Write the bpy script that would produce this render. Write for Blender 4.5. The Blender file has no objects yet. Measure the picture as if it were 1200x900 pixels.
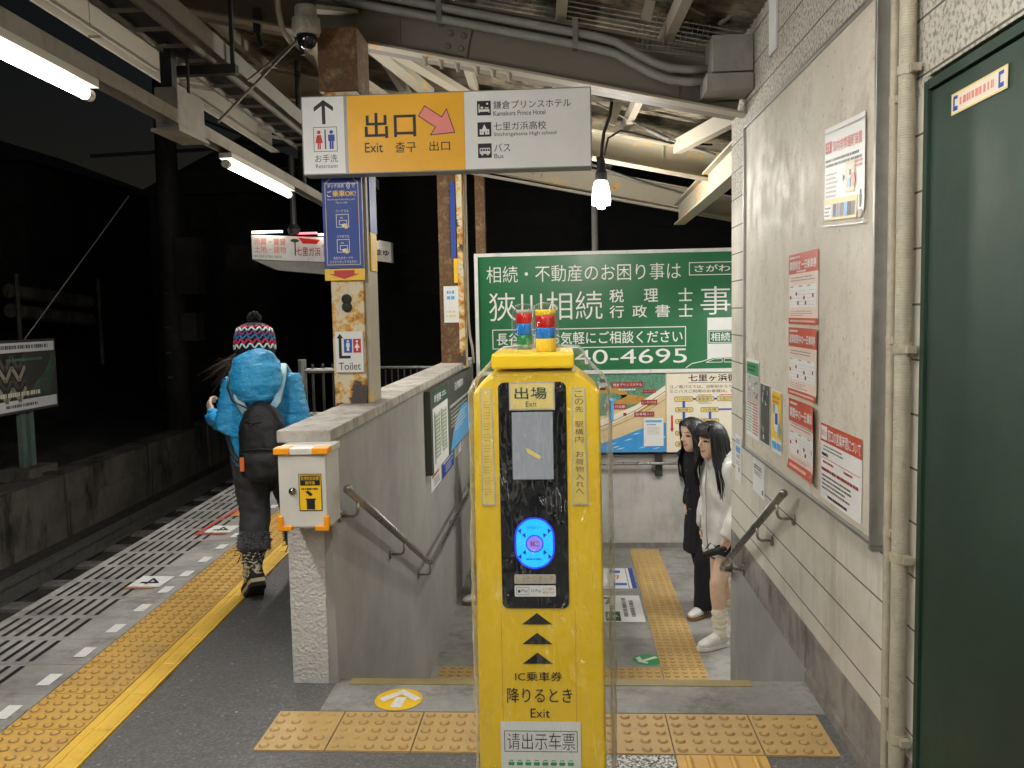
import bpy, bmesh, math, random
from mathutils import Vector, Matrix, noise

random.seed(7)
R = math.radians
S = bpy.context.scene
COL = S.collection

# ------------------------------------------------------------------ camera
cam = bpy.data.cameras.new('camera')
cam.sensor_width = 36.0
cam.lens = 36.0 * 1030.0 / 1200.0
cam.clip_start = 0.05
cam.clip_end = 400.0
camo = bpy.data.objects.new('camera', cam)
COL.objects.link(camo)
camo.location = (0, 0, 1.5)
camo.rotation_euler = (R(85.351), R(1.142), R(3.434))
S.camera = camo

# ------------------------------------------------------------------ night sky
world = bpy.data.worlds.new('World')
S.world = world
world.use_nodes = True
wn = world.node_tree
wn.nodes.clear()
wo = wn.nodes.new('ShaderNodeOutputWorld')
wb = wn.nodes.new('ShaderNodeBackground')
ws = wn.nodes.new('ShaderNodeTexSky')
ws.sky_type = 'NISHITA'
ws.sun_disc = False
ws.sun_elevation = R(-2.4)
ws.sun_rotation = R(20)
wn.links.new(ws.outputs[0], wb.inputs[0])
wb.inputs[1].default_value = 0.025
wn.links.new(wb.outputs[0], wo.inputs[0])

# strengths of the station's lamps and of the added fill lamps
TUBE = 125.0
BULB = 230.0
GATE = 125.0
PASS_FILL = 210.0

S.view_settings.view_transform = 'Standard'
S.view_settings.look = 'None'
S.view_settings.exposure = 0.54
S.view_settings.gamma = 1.0
S.view_settings.use_curve_mapping = False
S.cycles.use_denoising = True
S.cycles.max_bounces = 7
S.cycles.transparent_max_bounces = 12
S.cycles.sample_clamp_indirect = 4.0
S.cycles.sample_clamp_direct = 9.0
S.cycles.caustics_reflective = False
S.cycles.caustics_refractive = False

# ------------------------------------------------------------------ materials
def lin(h):
    h = h.lstrip('#')
    out = []
    for i in (0, 2, 4):
        c = int(h[i:i + 2], 16) / 255.0
        out.append(c / 12.92 if c <= 0.04045 else ((c + 0.055) / 1.055) ** 2.4)
    return (out[0], out[1], out[2], 1.0)

MATS = {}

class NT:
    """small node-tree writer"""
    def __init__(s, name):
        s.m = bpy.data.materials.new(name)
        s.m.use_nodes = True
        s.t = s.m.node_tree
        s.t.nodes.clear()
        s.out = s.n('ShaderNodeOutputMaterial')
        s.b = s.n('ShaderNodeBsdfPrincipled')
        s.l(s.b.outputs[0], s.out.inputs[0])
        s.tc = s.n('ShaderNodeTexCoord').outputs['Object']
        MATS[name] = s.m
    def n(s, kind, **kw):
        o = s.t.nodes.new(kind)
        for k, v in kw.items():
            setattr(o, k, v)
        return o
    def l(s, a, b):
        s.t.links.new(a, b)
    def noise(s, scale, detail=4, rough=.6, vec=None, stretch=None):
        o = s.n('ShaderNodeTexNoise')
        o.inputs['Scale'].default_value = scale
        o.inputs['Detail'].default_value = detail
        o.inputs['Roughness'].default_value = rough
        v = vec or s.tc
        if stretch:
            mp = s.n('ShaderNodeMapping')
            mp.inputs['Scale'].default_value = stretch
            s.l(v, mp.inputs[0])
            v = mp.outputs[0]
        s.l(v, o.inputs['Vector'])
        return o.outputs[0]
    def ramp(s, fac, stops, interp='LINEAR'):
        o = s.n('ShaderNodeValToRGB')
        o.color_ramp.interpolation = interp
        e = o.color_ramp.elements
        while len(e) < len(stops):
            e.new(0.5)
        for i, (p, c) in enumerate(stops):
            e[i].position = p
            e[i].color = c if isinstance(c, tuple) else (c, c, c, 1)
        s.l(fac, o.inputs[0])
        return o.outputs[0]
    def mix(s, fac, a, b, mode='MIX'):
        o = s.n('ShaderNodeMix', data_type='RGBA', blend_type=mode)
        for i, v in ((0, fac), (6, a), (7, b)):
            if isinstance(v, (int, float, tuple)):
                o.inputs[i].default_value = v
            else:
                s.l(v, o.inputs[i])
        return o.outputs[2]
    def math(s, op, a, b=None, c=None):
        o = s.n('ShaderNodeMath', operation=op)
        for i, v in enumerate((a, b, c)):
            if v is None:
                continue
            if isinstance(v, (int, float)):
                o.inputs[i].default_value = v
            else:
                s.l(v, o.inputs[i])
        return o.outputs[0]
    def bump(s, h, strength=.3, dist=.01, chain=None):
        o = s.n('ShaderNodeBump')
        o.inputs['Strength'].default_value = strength
        o.inputs['Distance'].default_value = dist
        s.l(h, o.inputs['Height'])
        if chain is not None:
            s.l(chain, o.inputs['Normal'])
        s.l(o.outputs[0], s.b.inputs['Normal'])
        return o.outputs[0]
    def base(s, c):
        if isinstance(c, tuple):
            s.b.inputs['Base Color'].default_value = c
        else:
            s.l(c, s.b.inputs['Base Color'])
    def rough(s, r):
        if isinstance(r, (int, float)):
            s.b.inputs['Roughness'].default_value = r
        else:
            s.l(r, s.b.inputs['Roughness'])
    def xyz(s):
        o = s.n('ShaderNodeSeparateXYZ')
        s.l(s.tc, o.inputs[0])
        return o.outputs

def sh(c, f):
    return (min(c[0] * f, 1), min(c[1] * f, 1), min(c[2] * f, 1), 1)

def mat(name, col, rough=.6, metal=0., var=.12, vs=9., bump=0., bs=120., dirt=None, dirt_at=.62, coat=0., bd=.004):
    """plain surface with mottling, optional dirt patches and bump"""
    if name in MATS:
        return MATS[name]
    t = NT(name)
    c = lin(col) if isinstance(col, str) else col
    n1 = t.noise(vs, 6, .65)
    k = t.ramp(n1, [(.36, sh(c, 1 - var)), (.64, sh(c, 1 + var))])
    if dirt:
        n2 = t.noise(vs * .6 + 2, 9, .72, stretch=(1, 1, .55))
        f = t.ramp(n2, [(dirt_at - .08, 0.), (dirt_at + .1, 1.)])
        k = t.mix(f, k, lin(dirt))
    t.base(k)
    t.rough(t.ramp(n1, [(.3, max(rough - .08, .02)), (.7, min(rough + .1, 1.))]))
    t.b.inputs['Metallic'].default_value = metal
    t.b.inputs['Coat Weight'].default_value = coat
    if bump:
        t.bump(t.noise(bs, 5, .6), bump, bd)
    return t.m

def glow(name, col, power):
    if name in MATS:
        return MATS[name]
    t = NT(name)
    t.base((.03, .03, .035, 1) if name.startswith(('reader', 'screen')) else (.8, .8, .8, 1))
    t.rough(.25)
    t.b.inputs['Emission Color'].default_value = lin(col) if isinstance(col, str) else col
    t.b.inputs['Emission Strength'].default_value = power
    return t.m

# asphalt with light and dark aggregate and worn patches
t = NT('asphalt')
v = t.n('ShaderNodeTexVoronoi'); v.inputs['Scale'].default_value = 120; t.l(t.tc, v.inputs['Vector'])
n = t.noise(1.7, 7, .7)
k = t.ramp(v.outputs['Color'], [(.0, (.075, .073, .07, 1)), (.70, (.145, .141, .134, 1)), (.90, (.19, .184, .174, 1)), (.96, (.34, .33, .31, 1)), (1., (.6, .59, .56, 1))])
k = t.mix(t.ramp(n, [(.35, 0.), (.75, .75)]), k, (.108, .105, .101, 1))
k = t.mix(t.ramp(t.noise(9, 8, .75), [(.58, 0.), (.75, .5)]), k, (.16, .154, .146, 1))
t.base(k); t.rough(t.ramp(n, [(.3, .62), (.8, .85)]))
t.bump(v.outputs['Distance'], .55, .004, t.bump(t.noise(60, 6, .7), .25, .004))

# concrete kinds
def concrete(name, a, b, stain, bumpk=.3, scale=2.4, bs=90, rough=.75, pits=0., st=.75):
    t = NT(name)
    n = t.noise(scale, 9, .68)
    k = t.ramp(n, [(.38, sh(lin(a), .93)), (.62, sh(lin(b), 1.04))])
    f = t.ramp(t.noise(scale * 1.9, 10, .75, stretch=(1, 1, .35)), [(.50, 0.), (.64, st)])
    k = t.mix(f, k, lin(stain))
    g = t.noise(bs * 2.2, 3, .6)
    k = t.mix(t.ramp(g, [(.56, 0.), (.75, .4)]), k, sh(lin(stain), .7))
    if pits:
        p = t.noise(46, 5, .7)
        k = t.mix(t.ramp(p, [(.68 - pits * .1, 0.), (.72, .8)]), k, sh(lin(stain), .35))
    t.base(k); t.rough(rough)
    t.bump(t.noise(bs, 7, .7), bumpk, .006)
    return t.m

concrete('edge_slab', '#8d8a84', '#a5a29b', '#6b675f', .2)
concrete('landing_floor', '#8b8a86', '#a19f9a', '#67645d', .15, rough=.55)
concrete('step_slab', '#85837f', '#a3a19c', '#5b5852', .3)
concrete('stair_concrete', '#77746e', '#8f8c86', '#55524b', .3)
concrete('plinth', '#7d766e', '#98918a', '#4a443e', .25, 3.5)
concrete('cap_concrete', '#9b958b', '#b4aea3', '#6d665b', .35, 5)
concrete('far_concrete', '#56524a', '#716c62', '#24221c', .5, 1.3, st=.95)
concrete('hill_stone', '#302e2a', '#423f39', '#1a1815', 1., 1.1, 14)
mat('dark_siding', '#0f0f0e', .8, 0, .3, 5)
concrete('ballast_ground', '#3c3833', '#4b463f', '#2a2723', 1., 3, 30)
concrete('stucco_grey', '#9b9994', '#a6a49f', '#84817b', .95, 1.6, 170, st=.25)
concrete('back_wall', '#bab8b3', '#cbc9c4', '#a09d96', .55, 1.6, 150)

# cream pebble-finish post
t = NT('pebble_white')
v = t.noise(75, 3, .55)
k = t.ramp(t.noise(3, 6, .7), [(.3, lin('#bdbab5')), (.7, lin('#d0cdc8'))])
t.base(k); t.rough(.7); t.bump(v, 1., .012)

# block wall: courses of 15 cm, smooth below, coarse pebble dash high up
t = NT('block_wall')
x, y, z = t.xyz()
fz = t.math('FRACT', t.math('DIVIDE', t.math('ADD', z, 3.0), .15))
dz = t.math('ABSOLUTE', t.math('SUBTRACT', fz, .5))
gz = t.math('GREATER_THAN', dz, .479)
row = t.math('FLOOR', t.math('DIVIDE', t.math('ADD', z, 3.0), .15))
off = t.math('MULTIPLY', t.math('MODULO', row, 2.), .5)
fy = t.math('FRACT', t.math('ADD', t.math('DIVIDE', t.math('ADD', y, 20.), .9), off))
gy = t.math('LESS_THAN', fy, .0035)
gap = gz
hi = t.ramp(z, [(0., 0.), (1., 1.)])
mr = t.n('ShaderNodeMapRange'); mr.inputs[1].default_value = 2.02; mr.inputs[2].default_value = 2.1
t.l(z, mr.inputs[0]); hi = mr.outputs[0]
k = t.ramp(t.noise(1.8, 8, .7), [(.38, lin('#c8c2b2')), (.62, lin('#dbd5c6'))])
k = t.mix(t.ramp(t.noise(4, 9, .75, stretch=(1, 1, .25)), [(.52, 0.), (.66, .4)]), k, lin('#968e80'))
peb = t.noise(62, 4, .6)
fine = t.noise(240, 4, .6)
k = t.mix(t.math('MULTIPLY', hi, t.ramp(peb, [(.38, .75), (.52, 0.)])), k, lin('#6e675b'))
k = t.mix(gap, k, lin('#5d574c'))
t.base(k); t.rough(.72)
b1 = t.bump(t.math('ADD', t.math('MULTIPLY', t.math('MULTIPLY', peb, hi), 1.6), t.math('MULTIPLY', fine, .3)), .9, .014)
t.bump(t.math('SUBTRACT', 1., gap), .8, .006, b1)

# paint flaking off rusty steel
def rusty(name, paint, amount, scale=5., dark=True):
    t = NT(name)
    n = t.noise(scale, 10, .72)
    n2 = t.noise(scale * 3.1, 8, .75)
    s_ = t.math('ADD', t.math('MULTIPLY', n, .72), t.math('MULTIPLY', n2, .28))
    p = lin(paint)
    k = t.ramp(s_, [(.30, sh(p, .95)), (amount - .045, p), (amount - .01, lin('#d9a955')), (amount + .035, lin('#a5682a')), (amount + .09, lin('#6b4323'))])
    sc = t.math('ADD', t.math('MULTIPLY', t.noise(scale * .55, 7, .66), .8), t.math('MULTIPLY', n2, .2))
    if dark:
        d = t.ramp(sc, [(.55, 0.), (.562, 1.)])
        k = t.mix(d, k, lin('#4a4340'))
    t.base(k)
    t.rough(.62)
    t.bump(s_, .6, .01)
    return t.m
rusty('column_paint', '#d9ceb0', .52, 5.)
t = NT('column_rust')
n = t.noise(9, 10, .75); n2 = t.noise(34, 8, .75)
s_ = t.math('ADD', t.math('MULTIPLY', n, .6), t.math('MULTIPLY', n2, .4))
t.base(t.ramp(s_, [(.34, lin('#a08a66')), (.43, lin('#7d6240')), (.52, lin('#573f28')), (.62, lin('#8a5c30')), (.72, lin('#3c2d22'))]))
t.rough(.75); t.bump(s_, .8, .012)
rusty('girder_paint', '#7c7366', .70, 2.5, False)
rusty('rafter_paint', '#a8a08c', .60, 4., False)
rusty('strut_paint', '#9c9484', .66, 5., False)
mat('roof_sheet', '#776e5a', .8, var=.3, vs=2.2, dirt='#2f2a22', dirt_at=.5)
mat('galvanised', '#8b8b86', .45, .75, .15, 14, dirt='#5d5a52')
mat('duct_paint', '#96928a', .5, 0, .12, 6, dirt='#75706a')
mat('steel_dark', '#3a3a39', .55, .3, .2, 9)
mat('steel_rail', '#a5a39e', .3, 1., .04, 20)
mat('alu', '#b4b3ae', .35, .9, .1, 18)
mat('alu_dull', '#8e8d88', .5, .6, .15, 12)
mat('black_iron', '#161616', .6, .2, .2, 14)
mat('fence_paint', '#4b4845', .5, .3, .2, 10)
mat('white_paint', '#dcdbd6', .5, 0, .06, 12, dirt='#a9a69e', dirt_at=.68)
mat('white_sheet', '#e6e5e1', .42, 0, .03, 6)
mat('white_road', '#e3e1db', .6, 0, .08, 20, dirt='#8e8b85', dirt_at=.64)
mat('black_ink', '#151515', .5, 0, .05)
mat('grey_ink', '#5c5b59', .5, 0, .05)
mat('red_ink', '#bf2b24', .5, 0, .06)
mat('pale_red_ink', '#dd8a80', .5, 0, .06)
mat('orange_poster', '#c5482b', .35, 0, .08, 7)
mat('peach_paper', '#e7cfc0', .42, 0, .05, 7)
mat('blue_sign', '#2a489a', .55, 0, .07, 5, dirt='#6f7eb0', dirt_at=.76)
mat('blue_ink', '#2457b3', .5, 0, .05)
mat('light_blue', '#57a7dd', .45, 0, .05)
mat('sea_blue', '#3c97d8', .5, 0, .06)
mat('yellow_sign', '#f0b01c', .38, 0, .04, 5)
mat('yellow_ink', '#f2c21c', .45, 0, .06)
mat('orange_plastic', '#f39a12', .4, 0, .06)
mat('pink_arrow', '#ea8a80', .45, 0, .04)
mat('green_sign', '#17683d', .38, 0, .07, 2.5, dirt='#2b7a4e', dirt_at=.7)
mat('green_ink', '#2f9a58', .45, 0, .05)
mat('dark_green', '#2a4a3e', .5, 0, .08)
mat('charcoal_sign', '#4a4845', .45, 0, .06)
mat('door_green', '#172d20', .55, 0, .14, 2.2, .04, 25, dirt='#1c3627', dirt_at=.56)
mat('post_green', '#66776f', .6, 0, .12, 9, dirt='#4d5049')
mat('map_green', '#5f8f74', .6, 0, .35, 60, dirt='#3d6e55', dirt_at=.55)
mat('map_tan', '#dcc596', .55, 0, .06)
mat('map_cream', '#ece3cd', .55, 0, .03)
mat('map_brown', '#b98f3e', .55, 0, .1)
mat('map_grey', '#b5b1a8', .55, 0, .05)
mat('brown_red', '#9b2b2b', .5, 0, .06)
t = NT('board_panel')
k = t.ramp(t.noise(1.6, 8, .7), [(.40, lin('#c2baa8')), (.60, lin('#dad3c3'))])
k = t.mix(t.ramp(t.noise(3.2, 10, .78), [(.50, 0.), (.60, .55)]), k, lin('#a29882'))
k = t.mix(t.ramp(t.noise(55, 5, .7), [(.63, 0.), (.68, .85)]), k, lin('#6f6757'))
k = t.mix(t.ramp(t.noise(5, 7, .7, stretch=(1, 1, .12)), [(.6, 0.), (.75, .3)]), k, lin('#8d846f'))
t.base(k); t.rough(t.ramp(t.noise(7, 8, .7), [(.35, .5), (.65, .8)])); t.b.inputs['Specular IOR Level'].default_value = .3; t.bump(t.noise(16, 8, .7), .25, .006)
mat('pale_yellow', '#e6cf7f', .45, 0, .06)
mat('box_grey', '#cfccc2', .42, 0, .05, 7, dirt='#aeaaa0', dirt_at=.72)
mat('lock_metal', '#9c9c9a', .25, 1., .1)
mat('red_road', '#cf4a34', .6, 0, .2, 30, dirt='#8f8a84', dirt_at=.62)
mat('orange_road', '#d9802f', .6, 0, .2, 30, dirt='#8f8a84', dirt_at=.6)
mat('slot_dark', '#0d0d0c', .9, 0, .1)
mat('hose_beige', '#a79f8a', .55, 0, .12, 14, dirt='#7d7562')
mat('cable_grey', '#8c8a84', .6, 0, .1)

# tactile paving, dirty yellow
def tactile(name, a, b, stain):
    t = NT(name)
    n = t.noise(7, 9, .72)
    k = t.ramp(n, [(.32, lin(a)), (.66, lin(b))])
    k = t.mix(t.ramp(t.noise(2.3, 9, .75), [(.5, 0.), (.72, .7)]), k, lin(stain))
    k = t.mix(t.ramp(t.noise(95, 4, .7), [(.6, 0.), (.72, .55)]), k, lin('#6d5a36'))
    t.base(k); t.rough(.52); t.bump(t.noise(130, 4, .6), .3, .003)
tactile('tactile_yellow', '#cda04f', '#dcb05a', '#ad915c')
tactile('tactile_worn', '#bb9b63', '#cba868', '#9b8862')
mat('stud_rim_shade', '#96794a', .7, 0, .2, 30)  # brown tone of the shade painted round the studs
tactile('line_yellow', '#e6b843', '#f0c653', '#c39a40')
tactile('brass_nosing', '#8d8057', '#a2925f', '#6c6347')

# terrazzo
t = NT('terrazzo')
v = t.n('ShaderNodeTexVoronoi'); v.inputs['Scale'].default_value = 150; t.l(t.tc, v.inputs['Vector'])
t.base(t.ramp(v.outputs['Color'], [(.3, (.03, .03, .03, 1)), (.45, (.25, .25, .24, 1)), (.7, (.7, .69, .66, 1))]))
t.rough(.5)

# clear wrinkled plastic
t = NT('clear_plastic')
tr = t.n('ShaderNodeBsdfTransparent'); tr.inputs[0].default_value = (.975, .98, .97, 1)
gl = t.n('ShaderNodeBsdfGlossy'); gl.inputs['Roughness'].default_value = .06; gl.inputs[0].default_value = (1, 1, 1, 1)
df = t.n('ShaderNodeBsdfDiffuse'); df.inputs[0].default_value = (.9, .91, .88, 1)
lw = t.n('ShaderNodeLayerWeight'); lw.inputs['Blend'].default_value = .35
w1 = t.noise(9, 2, .5, stretch=(1.6, 1.6, .7))
w2 = t.noise(26, 1, .5, stretch=(1.2, 1.2, .6))
bp = t.n('ShaderNodeBump'); bp.inputs['Strength'].default_value = 1.; bp.inputs['Distance'].default_value = .1
t.l(t.math('ADD', w1, t.math('MULTIPLY', w2, .16)), bp.inputs['Height'])
t.l(bp.outputs[0], gl.inputs['Normal'])
m1 = t.n('ShaderNodeMixShader'); m2 = t.n('ShaderNodeMixShader')
t.l(t.math('ADD', t.math('MULTIPLY', t.math('POWER', lw.outputs['Facing'], 2.), .4), .06), m1.inputs[0])
t.l(tr.outputs[0], m1.inputs[1]); t.l(gl.outputs[0], m1.inputs[2])
cr = t.noise(9, 3, .5, stretch=(3.2, 3.2, .45))
cr2 = t.noise(15, 2, .5, stretch=(2.2, 2.2, .9))
cv = t.ramp(t.math('ABSOLUTE', t.math('SUBTRACT', cr, .56)), [(0., .8), (.006, 0.)])  # white crease lines, painted in as the streaks lamps leave on folds
cv2 = t.ramp(t.math('ABSOLUTE', t.math('SUBTRACT', cr2, .60)), [(0., .6), (.006, 0.)])
cg = t.ramp(t.noise(6, 4, .6), [(.5, 0.), (.62, 1.)])
cc = t.math('MULTIPLY', t.math('MAXIMUM', cv, cv2), cg)
t.l(t.math('ADD', t.math('MULTIPLY', t.math('POWER', lw.outputs['Facing'], 3.), .42), t.math('ADD', .006, t.math('MULTIPLY', cc, .55))), m2.inputs[0])
t.l(m1.outputs[0], m2.inputs[1]); t.l(df.outputs[0], m2.inputs[2])
t.l(m2.outputs[0], t.out.inputs[0])

# machine
mat('machine_yellow', '#efc626', .36, 0, .05, 6, .05, 30, dirt='#d9b52c', dirt_at=.64)
mat('machine_black', '#0d0f14', .12, 0, .1, 8)
mat('screen_grey', '#6f7173', .15, 0, .2, 3)
glow('reader_cyan', (.0, .42, 1., 1), 1.0)
glow('reader_blue', (.01, .03, 1., 1), 1.0)
mat('reader_blue_ink', '#0a2bb8', .4, 0, .05)
glow('reader_core', (.22, .2, .75, 1), .8)
mat('lens_red', '#c01818', .15, 0, .1, coat=.5)
mat('lens_blue', '#1d74c9', .15, 0, .1, coat=.5)
mat('lens_green', '#137a45', .2, 0, .1, coat=.5)
mat('strip_paper', '#e2c65e', .4, 0, .05)
# lamps
glow('tube_light', (1., .98, .95, 1), TUBE)
glow('bulb_light', (1., .95, .86, 1), BULB)
glow('gate_light', (1., .975, .93, 1), GATE)
glow('passage_fill_light', (1., .98, .95, 1), PASS_FILL)  # for the fill lamp added in the passage
glow('screen_glow', (.30, .31, .32, 1), .55)
glow('sign_lamp', (1., .93, .75, 1), 7.)
glow('sign_lamp_red', (1., .12, .18, 1), 2.)
glow('far_lamp', (1., .85, .7, 1), 8.)
mat('lamp_white', '#d6d3ca', .4, 0, .05)

# people
def cloth(name, col, rough=.8, bump=.3, bs=160, var=.15, vs=12, sheen=0.):
    t = NT(name)
    c = lin(col)
    t.base(t.ramp(t.noise(vs, 5, .6), [(.3, sh(c, 1 - var)), (.7, sh(c, 1 + var))]))
    t.rough(rough); t.b.inputs['Sheen Weight'].default_value = sheen
    t.bump(t.noise(bs, 4, .6), bump, .004)
    return t.m
t = NT('skin')
at_ = t.n('ShaderNodeAttribute', attribute_name='paint')
k = t.ramp(t.noise(25, 4, .6), [(.3, lin('#dcb598')), (.7, lin('#e8c6ac'))])
t.base(t.mix(at_.outputs['Alpha'], k, at_.outputs['Color']))
t.rough(.5); t.b.inputs['Subsurface Weight'].default_value = .12
t.b.inputs['Subsurface Radius'].default_value = (.01, .004, .002)
t = NT('puffer_blue')
t.base(t.ramp(t.noise(8, 5, .6), [(.3, lin('#2a96d2')), (.7, lin('#3fb0e6'))]))
t.rough(t.ramp(t.noise(20, 5, .6), [(.4, .22), (.6, .42)]))
t.bump(t.math('ADD', t.noise(26, 4, .6, stretch=(1, 1, 2.4)), t.math('MULTIPLY', t.noise(75, 4, .6), .35)), 1., .012)
cloth('puffer_lining', '#9fc6d3', .6, .2)
cloth('jeans_grey', '#3c3c3f', .85, .4, 240, .3, 14)
cloth('fur_dark', '#6a6a6d', .9, .4)
cloth('knit_black', '#17171b', .9, .7, 130)
cloth('knit_white', '#d6efe9', .85, .5)
cloth('knit_pink', '#d8345f', .85, .5)
cloth('knit_blue', '#2c85b8', .85, .5)
cloth('knit_purple', '#9a4f96', .85, .5)
cloth('bag_black', '#131315', .6, .4, 200)
cloth('tag_orange', '#e2702f', .6, .2)
cloth('sole_cream', '#c4b690', .7, .2)
cloth('sole_dark', '#17171a', .85, .6, 90)
cloth('coat_black', '#101013', .85, .3, 160, .25)
cloth('parka_white', '#dcd9d2', .55, .35, 18, .05)
cloth('sock_cream', '#e3ddc9', .9, .8, 70, .05)
cloth('shoe_white', '#e4e2dd', .5, .15)
cloth('shoe_gum', '#8b6440', .6, .2)
t = NT('camo')
c1 = t.noise(30, 3, .5)
t.base(t.ramp(c1, [(.0, lin('#1a1a18')), (.44, lin('#1a1a18')), (.46, lin('#b7ab8a')), (.55, lin('#d8cfb2')), (.57, lin('#4a4535')), (.66, lin('#1f1e1a'))], 'LINEAR'))
t.rough(.7)
for nm, col in (('hair_black', '#0e0b0b'), ('hair_brown', '#2d1c14')):
    t = NT(nm); c = lin(col)
    t.base(t.ramp(t.noise(60, 3, .5, stretch=(1, 1, .05)), [(.3, sh(c, .6)), (.7, sh(c, 1.6))]))
    t.rough(.5)
    t.bump(t.noise(170, 2, .5, stretch=(1, 1, .03)), .5, .004)

# ------------------------------------------------------------------ mesh helpers
V = Vector
ORG = {}

def obj(name, bm, m=None, parent=None, smooth=False, kind=None):
    """one bmesh in world coordinates -> one mesh object, local to its parent thing"""
    me = bpy.data.meshes.new(name)
    if isinstance(bm, bpy.types.Mesh):
        me = bm
        me.name = name
    else:
        bm.to_mesh(me)
        bm.free()
    if parent is not None:
        o_ = ORG.get(parent.name, V((0, 0, 0)))
        me.transform(Matrix.Translation(-o_))
    if m:
        for x_ in (m if isinstance(m, (list, tuple)) else [m]):
            me.materials.append(MATS[x_])
    if smooth:
        for p in me.polygons:
            p.use_smooth = True
    o = bpy.data.objects.new(name, me)
    COL.objects.link(o)
    if parent is not None:
        o.parent = parent
        ORG[o.name] = ORG.get(parent.name, V((0, 0, 0)))
    if kind:
        o['kind'] = kind
    return o

def thing(name, label, cat, loc=(0, 0, 0), group=None):
    o = bpy.data.objects.new(name, None)
    o.empty_display_size = .1
    COL.objects.link(o)
    o.location = loc
    ORG[o.name] = V(loc)
    o['label'] = label
    o['category'] = cat
    if group:
        o['group'] = group
    return o

def tag(o, label, cat, group=None):
    o['label'] = label
    o['category'] = cat
    if group:
        o['group'] = group
    return o

def dup(root, delta, label=None):
    r = root.copy()
    COL.objects.link(r)
    r.location = V(root.location) + V(delta)
    if label:
        r['label'] = label
    for ch in root.children:
        c = ch.copy(); COL.objects.link(c); c.parent = r
        for g in ch.children:
            d = g.copy(); COL.objects.link(d); d.parent = c
    return r

def BM():
    return bmesh.new()

def quad(bm, pts):
    return bm.faces.new([bm.verts.new(p) for p in pts])

def box(bm, x0, y0, z0, x1, y1, z1, bev=0.):
    b = bmesh.new() if bev else bm
    vs = [b.verts.new(p) for p in ((x0, y0, z0), (x1, y0, z0), (x1, y1, z0), (x0, y1, z0), (x0, y0, z1), (x1, y0, z1), (x1, y1, z1), (x0, y1, z1))]
    for f in ((3, 2, 1, 0), (4, 5, 6, 7), (0, 1, 5, 4), (1, 2, 6, 5), (2, 3, 7, 6), (3, 0, 4, 7)):
        b.faces.new([vs[i] for i in f])
    if bev:
        bmesh.ops.bevel(b, geom=b.edges[:], offset=bev, segments=2, profile=.6, affect='EDGES')
        merge(bm, b)

def merge(bm, b, mtx=None):
    me = bpy.data.meshes.new('tmp')
    b.to_mesh(me); b.free()
    if mtx:
        me.transform(mtx)
    bm.from_mesh(me)
    bpy.data.meshes.remove(me)

def prism(bm, pts, vec):
    """closed polygon extruded by vec"""
    a = [bm.verts.new(p) for p in pts]
    b = [bm.verts.new(V(p) + V(vec)) for p in pts]
    n_ = len(a)
    bm.faces.new(a[::-1]); bm.faces.new(b)
    for i in range(n_):
        bm.faces.new((a[i], a[(i + 1) % n_], b[(i + 1) % n_], b[i]))

def beam(bm, p, q, w, h, up=(0, 0, 1)):
    """rectangular bar p->q, w sideways, h along up"""
    p, q = V(p), V(q)
    d = (q - p).normalized()
    s_ = d.cross(V(up)).normalized()
    u = s_.cross(d).normalized()
    a = [p + s_ * (w / 2 * i) + u * (h / 2 * j) for i, j in ((-1, -1), (1, -1), (1, 1), (-1, 1))]
    prism(bm, a, q - p)

def ibeam(bm, p, q, w, h, tk=.012, up=(0, 0, 1)):
    p, q = V(p), V(q)
    d = (q - p).normalized()
    s_ = d.cross(V(up)).normalized()
    u = s_.cross(d).normalized()
    beam(bm, p, q, tk, h - 2 * tk, up)
    for sg in (-1, 1):
        o_ = u * (sg * (h - tk) / 2)
        beam(bm, p + o_, q + o_, w, tk, up)

def tube(bm, pts, r, seg=10, cap=True):
    """round tube through points; r a number or one per point"""
    pts = [V(p) for p in pts]
    rs = r if isinstance(r, (list, tuple)) else [r] * len(pts)
    prev = None
    rings = []
    for i, p in enumerate(pts):
        d = (pts[min(i + 1, len(pts) - 1)] - pts[max(i - 1, 0)]).normalized()
        if prev is None:
            ref = V((0, 0, 1)) if abs(d.z) < .9 else V((1, 0, 0))
            prev = d.cross(ref).normalized()
        s_ = (prev - d * prev.dot(d)).normalized()
        prev = s_
        u = d.cross(s_)
        rings.append([bm.verts.new(p + (s_ * math.cos(2 * math.pi * k / seg) + u * math.sin(2 * math.pi * k / seg)) * rs[i]) for k in range(seg)])
    skin_rings(bm, rings, cap)

def skin_rings(bm, rings, cap=True):
    n_ = len(rings[0])
    for a, b in zip(rings, rings[1:]):
        for k in range(n_):
            bm.faces.new((a[k], a[(k + 1) % n_], b[(k + 1) % n_], b[k]))
    if cap:
        bm.faces.new(rings[0][::-1]); bm.faces.new(rings[-1])

def lathe(bm, c, prof, seg=20, axis='z'):
    rings = []
    for r_, h in prof:
        ring = []
        for k in range(seg):
            a = 2 * math.pi * k / seg
            p = V((r_ * math.cos(a), r_ * math.sin(a), h))
            if axis == 'y':
                p = V((p.x, p.z, p.y))
            elif axis == 'x':
                p = V((p.z, p.x, p.y))
            ring.append(bm.verts.new(V(c) + p))
        rings.append(ring)
    skin_rings(bm, rings)

def arc(c, u, w, r_, a0, a1, n_=8):
    return [V(c) + V(u) * (r_ * math.cos(a0 + (a1 - a0) * i / n_)) + V(w) * (r_ * math.sin(a0 + (a1 - a0) * i / n_)) for i in range(n_ + 1)]

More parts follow.
